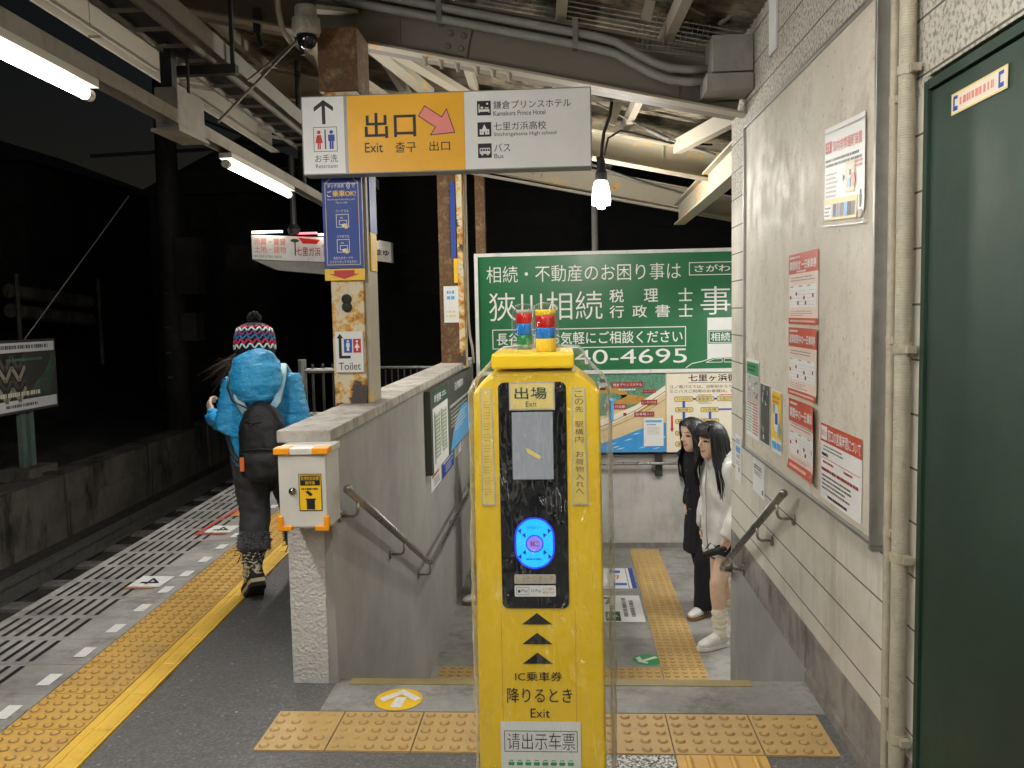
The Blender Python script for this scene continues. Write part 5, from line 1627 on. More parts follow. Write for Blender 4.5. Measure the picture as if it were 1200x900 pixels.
p.rect('picture', 'white_sheet', 8.9, .80, 9.22, 1.08, 4)
for k in range(9):
    p.line('picture', 'map_green', [(9.75 + .05 * k, .64), (9.95 + .05 * k, .8 + .03 * k), (10.25, .98 + .02 * k)], .008, 4)
p.bars('lettering', 'map_cream', 8.9, .65, 10.1, .72, 1, .7, 5); p.bars('lettering', 'map_green', 9.4, 1.05, 10.25, 1.10, 1, .6, 5)
p.flush(a)
# overhead line pole
t_ = thing('line_pole', 'dark overhead line pole with small boxes across the track', 'pole', (-6.35, 14, -.4))
bm = BM(); tube(bm, [(-6.35, 14, -.6), (-6.35, 14, 5.9)], [.21, .15], 16); obj('shaft', bm, 'hill_stone', t_, True)
bm = BM(); box(bm, -6.20, 13.8, 1.9, -5.85, 14.1, 2.8); box(bm, -6.17, 13.8, 1.15, -5.9, 14.1, 1.6); obj('equipment_box', bm, 'fence_paint', t_)
bm = BM(); tube(bm, [(-7.6, 14, 4.15), (-3.6, 14, 4.25)], .03, 8); tube(bm, [(-6.3, 14, 4.9), (-4.6, 14, 4.2)], .02, 6); tube(bm, [(-6.0, 14, 3.8), (-3.4, 14, 3.9)], .02, 6); obj('arm', bm, 'hill_stone', t_)
bm = BM()
for zz in (.55, .95, 1.35, 1.9):
    box(bm, -6.40, 13.77, zz, -6.33, 13.80, zz + .03)
obj('band_clip', bm, 'alu', t_)
t_ = thing('guard_rail', 'weathered two-bar guard rail on the dark slope', 'guard rail', (-9.6, 16, 1.3))
bm = BM()
for z_ in (1.65, 2.0):
    tube(bm, [(-9.7, 14.9, z_ + .06), (-9.6, 17.3, z_ - .12)], .13, 8)
for yy in (14.9, 17.6):
    tube(bm, [(-9.55, yy, .6), (-9.55, yy, 2.35)], .04, 6)
obj('rail_bar', bm, 'far_concrete', t_)
t_ = thing('guy_wire', 'thin slanting wire above the advert board', 'cable', (-6.3, 10, 1.3))
bm = BM(); tube(bm, [(-6.5, 10.2, 1.28), (-6.3, 12.6, 3.3)], .008, 5); obj('wire', bm, 'cable_grey', t_)
def far_house(x0, y0, x1, y1, h, label):
    t_ = thing('house', label, 'house', (x0, y0, 0), 'dark houses behind the track')
    bm = BM(); box(bm, x0, y0, -.5, x1, y1, h); obj('wall', bm, 'hill_stone', t_)
    bm = BM(); prism(bm, [(x0 - .3, y0 - .3, h), (x1 + .3, y0 - .3, h), ((x0 + x1) / 2, y0 - .3, h + 1.4)], (0, y1 - y0 + .6, 0)); obj('roof', bm, 'fence_paint', t_)
    for k in range(2):
        bm = BM(); xx = x0 + .5 + k * 1.4; box(bm, xx, y0 - .06, h - 2., xx + 1., y0 - .001, h - 1.2); f = obj('window', bm, 'fence_paint', t_)
        bm = BM(); box(bm, xx + .08, y0 - .07, h - 1.92, xx + .92, y0 - .062, h - 1.28); obj('pane', bm, 'far_concrete', f)
far_house(-10.5, 22, -5.2, 28, 4.6, 'dark house with two dim windows behind the overhead line pole')
far_house(-19, 20, -12.5, 27, 5.2, 'dark house on the slope at the far left')
t_ = thing('dark_building', 'dark boarded building behind the green sign', 'building', (2, 13, 0))
bm = BM()
for k in range(22):
    box(bm, -2.9, 13 - .006 * (k % 2), -1.2 + .3 * k, 9, 13.3, -1.2 + .3 * k + .297)
obj('wall', bm, 'dark_siding', t_)

# platform fences
def fence(x0, y0, x1, y1, z1, label, n_, tall=0.):
    t_ = thing('railing', label, 'railing', (x0, y0, 0), 'dark metal railings on the platform')
    bm = BM(); a_, b_ = V((x0, y0, 0)), V((x1, y1, 0))
    for zz in (z1, z1 - .28, .14):
        tube(bm, [a_ + V((0, 0, zz)), b_ + V((0, 0, zz))], .016, 8)
    obj('top_bar', bm, 'galvanised', t_)
    bm = BM()
    for i in range(1, n_):
        q = a_.lerp(b_, i / n_); tube(bm, [q + V((0, 0, .14)), q + V((0, 0, z1 + (.04 if tall else 0)))], .0085, 6)
    obj('bar', bm, 'fence_paint', t_)
    for q in (a_, b_):
        bm = BM(); tube(bm, [q, q + V((0, 0, z1 + .05 + tall))], .026, 10); obj('post', bm, 'galvanised', t_)
fence(-1.66, 5.45, -1.20, 5.45, 1.16, 'dark railing of upright bars beside the walking woman', 7, .02)
fence(-2.15, 9.7, -1.2, 9.5, .92, 'dark railing beyond the parapet behind the rusty column', 13)
# lit signs farther along the platform
t_ = thing('lit_sign', 'pale pink lit sign with a small house picture hung over the platform', 'sign', (-3.1, 10, 2.1), 'lit signs farther along the platform')
bm = BM(); prism(bm, [(-3.58, 10.0, 2.17), (-2.42, 10.0, 2.10), (-2.42, 10.0, 2.38), (-3.58, 10.0, 2.45)], (0, .25, 0)); obj('sign_box', bm, 'white_paint', t_)
bm = BM(); prism(bm, [(-3.58, 10.02, 2.165), (-2.42, 10.02, 2.095), (-2.75, 10.02, 1.98), (-3.3, 10.02, 2.04)], (0, .4, 0)); obj('lower_tray', bm, 'duct_paint', t_)
for x0, x1, mn in ((-3.55, -3.2, 'sign_lamp'), (-3.1, -2.8, 'sign_lamp_red'), (-2.78, -2.44, 'sign_lamp')):
    z_ = 2.46 - .06 * (x0 + 3.58); bm = BM(); box(bm, x0, 9.93, z_ + .004, x1, 9.96, z_ + .024); obj('lamp', bm, mn, t_)
p = Panel((0, 9.999, .0), (1, 0, -.06), (0, 0, 1)); p.o = V((-3.58, 9.999, 2.17))
p.text('lettering', 'pale_red_ink', '売買・賃貸', .03, .17, .40, .25, 1, .01); p.text('lettering', 'pale_red_ink', '土地・建物', .03, .08, .40, .16, 1, .01); p.bars('lettering', 'map_grey', .03, .02, .40, .06, 1, .6, 1)
p.text('lettering', 'brown_red', '七里ガ浜', .52, .06, .80, .16, 1, .01); p.poly('picture', 'pale_red_ink', ((.81, .17), (.97, .17), (.89, .25)), 1); p.frame('picture', 'pale_red_ink', .835, .06, .945, .17, .015, 1); p.text('lettering', 'grey_ink', '不動産', 1.0, .06, 1.15, .15, 1)
p.poly('picture', 'red_ink', ((.55, .265), (.80, .25), (.76, .20), (.60, .20)), 1); p.rect('picture', 'dark_green', .50, .06, .515, .22, 1); p.disc('picture', 'dark_green', .505, .23, .05, .02, 2)
p.flush(t_)
bm = BM(); tube(bm, [(-3.05, 9.9, 2.52), (-3.05, 9.9, 3.3)], .035, 8); lathe(bm, (-3.05, 9.9, 2.47), [(.0, -.05), (.06, -.03), (.075, .02), (.05, .07), (0, .08)], 12); obj('hanger', bm, 'steel_dark', t_)
t_ = thing('lit_sign', 'small white lit sign with dark letters right of the rusty column', 'sign', (-2.1, 10, 2.1), 'lit signs farther along the platform')
bm = BM(); prism(bm, [(-2.30, 10.1, 2.15), (-1.985, 10.1, 2.10), (-1.985, 10.1, 2.33), (-2.12, 10.1, 2.36), (-2.30, 10.1, 2.30)], (0, .12, 0)); obj('sign_box', bm, 'white_paint', t_)
p = Panel((-2.30, 10.099, 2.15), (1, 0, -.14), (0, 0, 1)); p.text('lettering', 'black_ink', 'たまゆ', .06, .06, .29, .13, 1, .02); p.flush(t_)
bm = BM(); tube(bm, [(-2.24, 10.0, 2.27), (-2.16, 10.0, 2.35)], .012, 6); obj('lamp', bm, 'sign_lamp', t_)
t_ = thing('far_light', 'pair of tiny white lights in the dark beyond the railing', 'lamp', (-4.9, 30, 1.95))
bm = BM()
for x_ in (-5.05, -4.75):
    lathe(bm, (x_, 30, 1.95), [(0, -.03), (.035, 0), (0, .03)], 8)
obj('bulb', bm, 'far_lamp', t_)

# ================================================================== PEOPLE
def loft(bm, pts, rad, side=(1, 0, 0), seg=18, ex=2.0):
    """closed tube of elliptical rings: rad = (half width along side, half depth)"""
    pts = [V(p) for p in pts]
    rings = []
    for i, p in enumerate(pts):
        d = (pts[min(i + 1, len(pts) - 1)] - pts[max(i - 1, 0)]).normalized()
        s_ = V(side) - d * V(side).dot(d)
        if s_.length < 1e-3:
            s_ = V((0, 1, 0)) - d * d.y
        s_.normalize()
        u = d.cross(s_)
        a, b = rad[i] if isinstance(rad[i], tuple) else (rad[i], rad[i])
        ring = []
        for k in range(seg):
            t_ = 2 * math.pi * k / seg
            c_, n_ = math.cos(t_), math.sin(t_)
            c_ = math.copysign(abs(c_) ** (2 / ex), c_); n_ = math.copysign(abs(n_) ** (2 / ex), n_)
            ring.append(bm.verts.new(p + s_ * (a * c_) + u * (b * n_)))
        rings.append(ring)
    skin_rings(bm, rings)

def remesh(bm, voxel, smooth=3, subd=0):
    me = bpy.data.meshes.new('tmp'); bmesh.ops.recalc_face_normals(bm, faces=bm.faces[:]); bm.to_mesh(me); bm.free()
    o = bpy.data.objects.new('tmp', me); COL.objects.link(o)
    m_ = o.modifiers.new('r', 'REMESH'); m_.mode = 'VOXEL'; m_.voxel_size = voxel
    if smooth:
        k = o.modifiers.new('s', 'SMOOTH'); k.factor = .5; k.iterations = smooth
    dg = bpy.context.evaluated_depsgraph_get()
    out = bpy.data.meshes.new_from_object(o.evaluated_get(dg))
    bpy.data.objects.remove(o); bpy.data.meshes.remove(me)
    return out

def wrinkle(me, amp, scale, stretch=(1, 1, 1), seed=0., quilt=None):
    ns = [v_.normal.copy() for v_ in me.vertices]
    for v_, n_ in zip(me.vertices, ns):
        q = V((v_.co.x * stretch[0], v_.co.y * stretch[1], v_.co.z * stretch[2])) * scale + V((seed, seed, seed))
        f = noise.noise(q) * amp + noise.noise(q * 2.3) * amp * .45
        if quilt:
            f += quilt(v_.co)
        v_.co += n_ * f
    return me

class Figure:
    lean = 0.
    def __init__(s, name, label, loc, rz, group=None, cat='person'):
        s.t = thing(name, label, cat, loc, group)
        s.m = Matrix.Translation(V(loc)) @ Matrix.Rotation(rz, 4, 'Z')
    def add(s, name, me, m_, parent=None, smooth=True):
        if isinstance(me, bmesh.types.BMesh):
            b = me; me = bpy.data.meshes.new(name); bmesh.ops.recalc_face_normals(b, faces=b.faces[:]); b.to_mesh(me); b.free()
        if s.lean:
            for v_ in me.vertices:
                v_.co.y += s.lean * max(0., v_.co.z - .75) ** 1.4; v_.co.x += s.lean * .3 * max(0., v_.co.z - .95)
        me.transform(s.m)
        return obj(name, me, m_, parent or s.t, smooth)

HEAD = [(-.112, .014, .062, .020), (-.106, .028, .078, .0), (-.088, .043, .084, -.02), (-.062, .055, .083, -.045), (-.03, .064, .082, -.07), (0, .069, .079, -.086), (.03, .071, .083, -.092), (.06, .069, .079, -.092), (.085, .058, .062, -.078), (.104, .036, .036, -.052), (.113, .012, .010, -.022)]
def head_geo(bm, H, k=1.):
    rings = []
    for dz, w, f, b in HEAD:
        ring = []
        for i in range(24):
            a = 2 * math.pi * i / 24
            y_ = (f + b) / 2 + (f - b) / 2 * math.sin(a)
            ring.append(bm.verts.new(H @ V((w * k * math.cos(a), y_ * k, dz * k))))
        rings.append(ring)
    skin_rings(bm, rings)
    P = lambda x, y, z: H @ (V((x, y, z)) * k)
    loft(bm, [P(0, .074, .018), P(0, .088, -.006), P(0, .099, -.026), P(0, .084, -.036)], [.006 * k, .0085 * k, .0125 * k, .009 * k], H.to_3x3() @ V((1, 0, 0)), 10)
    for s_ in (-1, 1):
        loft(bm, [P(s_ * .006, .086, -.033), P(s_ * .014, .085, -.031)], [.007 * k, .006 * k], (0, 0, 1), 8)
        loft(bm, [P(s_ * .062, -.008, .012), P(s_ * .074, -.016, .004), P(s_ * .071, -.008, -.03)], [.010 * k, .014 * k, .008 * k], (0, 1, 0), 8)
    loft(bm, [P(-.022, .076, -.058), P(0, .085, -.057), P(.022, .076, -.058)], [.004 * k, .007 * k, .004 * k], (0, 0, 1), 10)
    loft(bm, [P(-.018, .076, -.068), P(0, .084, -.069), P(.018, .076, -.068)], [.004 * k, .008 * k, .004 * k], (0, 0, 1), 10)

def paint_face(me, H, k=1.):
    inv = H.inverted()
    at = me.attributes.new('paint', 'FLOAT_COLOR', 'POINT')
    for i, v_ in enumerate(me.vertices):
        q = (inv @ v_.co) / k
        c_ = (0, 0, 0, 0.)
        if q.y > .045 and abs(q.z) < .12:
            ex = abs(q.x) - .031
            if (ex / .0165) ** 2 + ((q.z - .002) / .0065) ** 2 < 1:
                c_ = (.02, .014, .012, 1.)
            elif (ex / .019) ** 2 + ((q.z - .026 - ex * .1) / .0045) ** 2 < 1:
                c_ = (.05, .032, .025, .75)
            elif (q.x / .026) ** 2 + ((q.z + .062 - q.x * q.x * 12) / .0085) ** 2 < 1 and q.y > .07:
                c_ = (.45, .13, .12, .85)
        at.data[i].color = c_

def hand_geo(bm, wrist, d, back, k=1., curl=.9):
    """palm, four separate fingers and a thumb; d = along the hand, back = back-of-hand normal"""
    d = V(d).normalized(); back = (V(back) - d * V(back).dot(d)).normalized(); s_ = d.cross(back)
    w = V(wrist)
    loft(bm, [w - d * .02, w + d * .015 * k, w + d * .05 * k, w + d * .082 * k], [(.022 * k, .018 * k), (.026 * k, .015 * k), (.037 * k, .014 * k), (.036 * k, .011 * k)], s_, 14)
    for i, ln in enumerate((.062, .072, .067, .052)):
        o_ = (-.027 + .018 * i) * k
        p = w + d * .078 * k + s_ * o_
        pts = [p - d * .012]
        ang = .15
        for seg_ in (.42, .32, .26):
            ang += curl * .62
            p = p + (d * math.cos(ang) - back * math.sin(ang)) * ln * k * seg_
            pts.append(p)
        loft(bm, pts, [.0085 * k, .0085 * k, .0078 * k, .0058 * k], s_, 8)
    p = w + d * .025 * k - s_ * .024 * k
    loft(bm, [p, p - s_ * .020 * k + d * .022 * k - back * .010, p - s_ * .024 * k + d * .045 * k - back * .024, p - s_ * .014 * k + d * .062 * k - back * .032], [.012 * k, .0105 * k, .009 * k, .0065 * k], d, 8)

def body_geo(J, H, k=1.):
    """one continuous figure from joints"""
    bm = BM()
    loft(bm, [J['pelvis'] + V((0, 0, -.07)) * k, J['pelvis'], J['waist'], J['chest'], J['neck'] + V((0, 0, -.05)) * k, J['neck']], [(.10 * k, .085 * k), (.145 * k, .10 * k), (.115 * k, .085 * k), (.135 * k, .095 * k), (.10 * k, .06 * k), (.048 * k, .048 * k)])
    hc = H @ V((0, -.02, -.04))
    loft(bm, [J['neck'] - V((0, 0, .05)), J['neck'], hc], [.055 * k, .048 * k, .046 * k])
    head_geo(bm, H, k)
    for s_ in 'LR':
        sh_, el, wr = J['shoulder' + s_], J['elbow' + s_], J['wrist' + s_]
        loft(bm, [J['neck'].lerp(sh_, .35) - V((0, 0, .03)), sh_, sh_.lerp(el, .4), el, el.lerp(wr, .3), wr], [.05 * k, .05 * k, .042 * k, .034 * k, .034 * k, .022 * k])
        hp, kn, an, to = J['hip' + s_], J['knee' + s_], J['ankle' + s_], J['toe' + s_]
        loft(bm, [hp + V((0, 0, .03)), hp.lerp(kn, .2), hp.lerp(kn, .6), kn, kn.lerp(an, .25), kn.lerp(an, .6), an], [.092 * k, .09 * k, .072 * k, .056 * k, .057 * k, .046 * k, .034 * k])
        loft(bm, [an - (to - an) * .3 + V((0, 0, -.03)), an + V((0, 0, -.02)), an.lerp(to, .5) + V((0, 0, -.01)), to], [.024 * k, .036 * k, .036 * k, .018 * k])
        hand_geo(bm, wr, J['hand' + s_], J['back' + s_], k)
    return bm

def shoe_parts(fig, A, m_up, m_sole, stripes=None, laces=True, k=1.):
    """low sneaker in foot space: ankle above origin, toe along +Y; A = foot matrix"""
    T = lambda me: (me.transform(A), me)[1]
    bm = BM()
    loft(bm, [(0, y_ * k, (b * .9 + .018) * k) for y_, a, b in ((-.082, .02, .022), (-.068, .032, .038), (-.03, .036, .047), (.02, .039, .046), (.07, .043, .037), (.115, .045, .028), (.150, .037, .022), (.172, .018, .014))], [(a * k, b * k) for y_, a, b in ((-.082, .02, .022), (-.068, .032, .038), (-.03, .036, .047), (.02, .039, .046), (.07, .043, .037), (.115, .045, .028), (.150, .037, .022), (.172, .018, .014))], (1, 0, 0), 18, 2.4)
    loft(bm, [(0, -.03 * k, .05 * k), (0, -.035 * k, .105 * k)], [(.036 * k, .046 * k), (.034 * k, .042 * k)])
    me = remesh(bm, .006, 2)
    up = fig.add('shoe', T(me), m_up)
    bm = BM()
    out = [(.03, -.082), (.038, -.05), (.036, 0), (.046, .07), (.049, .11), (.041, .15), (.02, .178)]
    loop = [(x_ * k, y_ * k, 0) for x_, y_ in out] + [(-x_ * k, y_ * k, 0) for x_, y_ in out[::-1]]
    prism(bm, loop, (0, 0, .024 * k))
    me = bpy.data.meshes.new('s'); bm.to_mesh(me); bm.free()
    fig.add('sole', T(me), m_sole, up, False)
    bm = BM()
    if laces:
        for i in range(5):
            y_ = .015 + .017 * i
            tube(bm, [(-.022 * k, y_ * k, (.083 - .006 * i) * k), (0, y_ * k, (.093 - .0075 * i) * k), (.022 * k, y_ * k, (.083 - .006 * i) * k)], .0028, 6)
        tube(bm, [(.004, .02 * k, .095 * k), (.028 * k, .03 * k, .098 * k), (.036 * k, .05 * k, .075 * k)], .0022, 6)
        me = bpy.data.meshes.new('s'); bm.to_mesh(me); bm.free(); fig.add('lace', T(me), 'shoe_white', up); bm = BM()
    if stripes:
        for s_ in (-1, 1):
            for i in range(3):
                y_ = .0 + .022 * i
                tube(bm, [(s_ * .0405 * k, (y_ - .012) * k, .028 * k), (s_ * .0445 * k, (y_) * k, .046 * k), (s_ * .037 * k, (y_ + .010) * k, .070 * k)], .0055, 6)
        me = bpy.data.meshes.new('s'); bm.to_mesh(me); bm.free(); fig.add('stripe', T(me), stripes, up)
    return up

def foot_matrix(p, d, pitch=0., lift=0.):
    ang = math.atan2(-d[0], d[1])
    return Matrix.Translation(V(p)) @ Matrix.Rotation(ang, 4, 'Z') @ Matrix.Rotation(pitch, 4, 'X')

def hair_geo(H, length, seed, bangs=True, k=1., front=.11, back=.13, spread=1., part_front=(50, 75)):
    rnd = random.Random(seed)
    bm = BM()
    # scalp cap, open over the face
    rings = []
    for dz, w, f, b in HEAD[4:]:
        ring = []
        for i in range(40):
            a = 2 * math.pi * i / 40
            sy_ = math.sin(a)
            y_ = (f + b) / 2 + (f - b) / 2 * sy_
            g = 1.11 + .03 * noise.noise(V((a * 4, dz * 30, seed)))
            ring.append((V((w * math.cos(a) * g, y_ * g - .004, dz * 1.09 + .006)), a))
        rings.append(ring)
    vs = [[bm.verts.new(H @ (p * k)) for p, a in ring] for ring in rings]
    for r_ in range(len(rings) - 1):
        for i in range(40):
            p, a = rings[r_][i]
            if p.y > .035 and p.z < .062 - abs(p.x) * .3:
                continue
            bm.faces.new((vs[r_][i], vs[r_][(i + 1) % 40], vs[r_ + 1][(i + 1) % 40], vs[r_ + 1][i]))
    bm.faces.new(vs[-1])
    cz = H.translation.z
    n_ = 190
    for i in range(n_):
        th = R(48 + 264 * (i + rnd.random()) / n_)
        sx_, cy_ = math.sin(th), math.cos(th)
        L_ = length * rnd.uniform(.86, 1.06)
        pts, rr = [], []
        w0 = rnd.uniform(.003, .0075)
        top = .02
        ph = rnd.uniform(0, 6.3)
        lift = rnd.uniform(1.0, 1.06)
        for f_ in (.12, .42, .72):
            fa = f_ * math.pi / 2
            pts.append(H @ (V((math.sin(fa) * .079 * sx_ * lift, math.sin(fa) * .100 * cy_ * lift - .008, .026 + .097 * math.cos(fa) * lift)) * k)); rr.append((w0 * 1.3, w0 * .5))
        for j in range(9):
            u = j / 8
            z_ = top + (-L_ - top) * u
            below = min(max((-.06 - z_) / .16, 0), 1)
            rx = .083 * lift + below * .05 * spread
            ry = (.103 if cy_ < 0 else .09) * lift + below * ((back if cy_ < 0 else front) - .09)
            local = V((sx_ * rx + .006 * math.sin(ph + u * 5) * u, cy_ * ry + .006 * math.cos(ph + u * 4) * u - .008, z_))
            if u < .45:
                wpt = H @ (local * k)
            else:
                # lower down the hair hangs with gravity
                hl = H @ (V((local.x, local.y, 0)) * k)
                wpt = V((hl.x, hl.y, cz + z_ * k))
            pts.append(wpt); rr.append((w0 * (1.25 - .95 * u ** 2), w0 * .45 * (1.2 - .9 * u ** 2)))
        loft(bm, pts, rr, H.to_3x3() @ V((cy_, -sx_, 0)), 6)
    for i in range(34):
        # loose flyaway strands
        th = R(60 + 240 * rnd.random()); sx_, cy_ = math.sin(th), math.cos(th)
        z0 = rnd.uniform(-.25, .06); q0 = H @ (V((sx_ * .088, cy_ * .106, max(z0, -.1))) * k); q0.z = cz + z0 * k
        dv = V((sx_ * rnd.uniform(.01, .05), cy_ * rnd.uniform(.01, .05), -rnd.uniform(.08, .16)))
        tube(bm, [q0, q0 + dv * .5 + V((sx_ * .012, cy_ * .012, 0)), q0 + dv], [.0016, .0014, .0006], 4)
    if bangs:
        for i in range(26):
            x_ = -.062 + .124 * (i + rnd.random()) / 26
            pts = []
            for j in range(5):
                u = j / 4
                pts.append(H @ (V((x_ * (.75 + .3 * u), .050 + .046 * u ** .6 - .35 * x_ * x_ * 10 * .1 - abs(x_) * .32 * u, .108 - .082 * u - abs(x_) * .15 * u)) * k))
            loft(bm, pts, [(.006, .003), (.007, .003), (.006, .003), (.005, .002), (.001, .001)], H.to_3x3() @ V((1, 0, 0)), 6)
    else:
        for s_ in (-1, 1):
            for i in range(12):
                t0 = rnd.random()
                pts = []
                for j in range(7):
                    u = j / 6
                    pts.append(H @ (V((s_ * (.008 + .070 * min(u * 1.35, 1) ** .7 + .004 * t0), .072 - .028 * u + .008 * t0 - .02 * t0 * u, .106 - .02 * t0 * .5 - .21 * u ** 1.3)) * k))
                loft(bm, pts, [(.008, .004)] * 5 + [(.006, .003), (.002, .001)], H.to_3x3() @ V((0, 1, 0)), 6)
    return bm

def joints(h, **kw):
    k = h / 1.60
    J = {'pelvis': V((0, 0, .86)), 'waist': V((0, 0, 1.0)), 'chest': V((0, 0, 1.17)), 'neck': V((0, -.01, 1.36)),
         'shoulderL': V((-.165, 0, 1.29)), 'shoulderR': V((.165, 0, 1.29)), 'elbowL': V((-.22, -.03, 1.03)), 'elbowR': V((.22, -.03, 1.03)),
         'wristL': V((-.2, .1, .85)), 'wristR': V((.2, .1, .85)), 'hipL': V((-.08, 0, .83)), 'hipR': V((.08, 0, .83)), 'kneeL': V((-.08, .02, .46)), 'kneeR': V((.08, .02, .46)),
         'ankleL': V((-.08, -.02, .09)), 'ankleR': V((.08, -.02, .09)), 'toeL': V((-.09, .13, .03)), 'toeR': V((.09, .13, .03)),
         'handL': V((0, .3, -1)), 'handR': V((0, .3, -1)), 'backL': V((-1, 0, 0)), 'backR': V((1, 0, 0))}
    for n_ in J:
        if not n_.startswith(('hand', 'back')):
            J[n_] = J[n_] * k
    for n_, v_ in kw.items():
        J[n_] = V(v_)
    return J, k

# ------------------------------------------------------------------ girl in the black coat
def coat_girl(label, loc, rz, h, yaw, face_pitch=0., stripes='coat_black', seed=3, step=.10, group='people coming up from the landing', hair=.44, lean=.17):
    fg = Figure('person', label, loc, rz, group)
    fg.lean = lean
    J, k = joints(h, elbowL=(-.20, -.06, 1.0), elbowR=(.20, -.06, 1.0), wristL=(-.155, .06, .86), wristR=(.155, .06, .86), handL=(.3, .5, -1), handR=(-.3, .5, -1))
    J['kneeL'].y += step * .7; J['ankleL'].y += step; J['toeL'].y += step
    J['kneeR'].y -= step * .3; J['ankleR'].y -= step; J['toeR'].y -= step
    hz = h - .128
    H = Matrix.Translation((0, .035, hz)) @ Matrix.Rotation(yaw, 4, 'Z') @ Matrix.Rotation(face_pitch, 4, 'X') @ Matrix.Scale(1.17, 4)
    me = remesh(body_geo(J, H), .0055, 2)
    paint_face(me, H)
    fg.add('body', me, 'skin')
    # coat
    bm = BM()
    loft(bm, [V((0, .0, z_)) * 1 for z_ in (.50 * k, .70 * k, .92 * k, 1.05 * k, 1.18 * k, 1.29 * k, 1.345 * k, 1.375 * k)], [(.225, .185), (.21, .17), (.185, .15), (.178, .138), (.195, .14), (.182, .112), (.095, .09), (.076, .08)])
    for s_ in 'LR':
        sh_, el, wr = J['shoulder' + s_], J['elbow' + s_], J['wrist' + s_]
        loft(bm, [sh_.lerp(V((0, 0, sh_.z)), .35), sh_, sh_.lerp(el, .5), el, el.lerp(wr, .5), wr], [.07, .078, .068, .062, .058, .054])
    me = wrinkle(remesh(bm, .013, 3), .010, 9, (1, 1, .45), seed)
    ct = fg.add('coat', me, 'coat_black')
    bm = BM(); loft(bm, [(0, .0, 1.335 * k), (0, .005, 1.40 * k)], [(.092, .092), (.084, .088)], seg=22); fg.add('collar', remesh(bm, .01, 2), 'coat_black', ct)
    bm = BM()
    for i in range(4):
        lathe(bm, (.045, .145 - .02 * (i == 0), (1.18 - .16 * i) * k), [(0, .012), (.013, .008), (.014, 0)], 10, 'y')
    fg.add('button', bm, 'steel_dark', ct)
    bm = BM()
    for s_ in 'LR':
        hp, kn, an = J['hip' + s_], J['knee' + s_], J['ankle' + s_]
        loft(bm, [hp, hp.lerp(kn, .5), kn, kn.lerp(an, .5), an - V((0, 0, .03))], [(.10, .10), (.095, .098), (.088, .095), (.090, .098), (.088, .104)])
    fg.add('trousers', wrinkle(remesh(bm, .012, 3), .012, 8, (1, 1, .5), seed + 2), 'coat_black')
    for s_ in 'LR':
        an, to = J['ankle' + s_], J['toe' + s_]
        d_ = to - an
        shoe_parts(fg, foot_matrix((an.x, an.y + .02, .0), (d_.x, d_.y)), 'shoe_white', 'shoe_gum', stripes, k=.98)
    fg.add('hair', hair_geo(H, hair, seed, bangs=False, front=.15, back=.16, spread=1.0), 'hair_black')
    return fg

def facing(dx, dy):
    return math.atan2(-dx, dy)

LZ = -.948
coat_girl('young woman in a long black coat with long black hair, looking left from the landing', (1.13, 7.08, LZ), facing(-.80, -.6), 1.57, R(-6), R(3), step=.13)
coat_girl('person hidden behind the yellow card reader with only a pale shoe in view', (-.575, 7.4, LZ), facing(-.95, -.3), 1.46, 0, 0, None, 8, .19, lean=0.)

# ------------------------------------------------------------------ girl in the white parka
fg = Figure('person', 'young woman in a white parka and loose cream socks at the wall corner', (1.175, 6.43, LZ), facing(-.90, -.44), 'people coming up from the landing')
fg.lean = .13
h = 1.62
J, k = joints(h, elbowL=(-.225, .02, 1.03), wristL=(-.215, .17, .84), elbowR=(.22, -.04, 1.03), wristR=(.21, .05, .82))
J['kneeL'] = V((-.085, .16, .47)); J['ankleL'] = V((-.085, .13, .09)); J['toeL'] = V((-.09, .28, .03))
J['kneeR'] = V((.085, .03, .46)); J['ankleR'] = V((.085, -.16, .12)); J['toeR'] = V((.09, -.01, .03))
H = Matrix.Translation((0, .045, h - .130)) @ Matrix.Rotation(R(4), 4, 'Z') @ Matrix.Rotation(R(4), 4, 'X') @ Matrix.Scale(1.16, 4)
me = remesh(body_geo(J, H), .0055, 2)
paint_face(me, H)
fg.add('body', me, 'skin')
bm = BM()
loft(bm, [V((0, .0, z_)) for z_ in (.655, .72, .86, 1.0, 1.16, 1.28, 1.345, 1.42)], [(.205, .165), (.225, .18), (.215, .172), (.20, .155), (.205, .148), (.178, .112), (.098, .095), (.084, .09)])
for s_ in 'LR':
    sh_, el, wr = J['shoulder' + s_], J['elbow' + s_], J['wrist' + s_]
    loft(bm, [sh_.lerp(V((0, 0, sh_.z)), .35), sh_, sh_.lerp(el, .5), el, el.lerp(wr, .5), wr, wr + (wr - el) * .10], [.08, .092, .088, .085, .080, .070, .058])
me = wrinkle(remesh(bm, .013, 3), .022, 8, (1, 1, .6), 5)
pk = fg.add('parka', me, 'parka_white')
bm = BM(); loft(bm, [(0, -.02, 1.30), (0, -.01, 1.36), (0, .0, 1.415)], [(.125, .120), (.122, .115), (.095, .098)], seg=22); fg.add('hood', wrinkle(remesh(bm, .011, 3), .012, 12, seed=2), 'parka_white', pk)
bm = BM(); tube(bm, [(0, .182, .70), (0, .188, .86), (0, .172, 1.0), (0, .16, 1.16), (0, .128, 1.28), (0, .112, 1.37)], .0055, 6); fg.add('zip', bm, 'map_grey', pk)
bm = BM()
for s_ in (-1, 1):
    tube(bm, [(s_ * .12, .150, .93), (s_ * .155, .140, .80)], .006, 6)
fg.add('pocket_edge', bm, 'map_grey', pk)
bm = BM(); loft(bm, [(0, 0, .650), (0, 0, .70)], [(.214, .172), (.222, .178)], seg=28); fg.add('hem_band', wrinkle(remesh(bm, .009, 1), .006, 20, (1, 1, .3), 3), 'parka_white', pk)
bm = BM()
loft(bm, [(0, 0, .62), (0, 0, .86)], [(.172, .135), (.165, .125)])
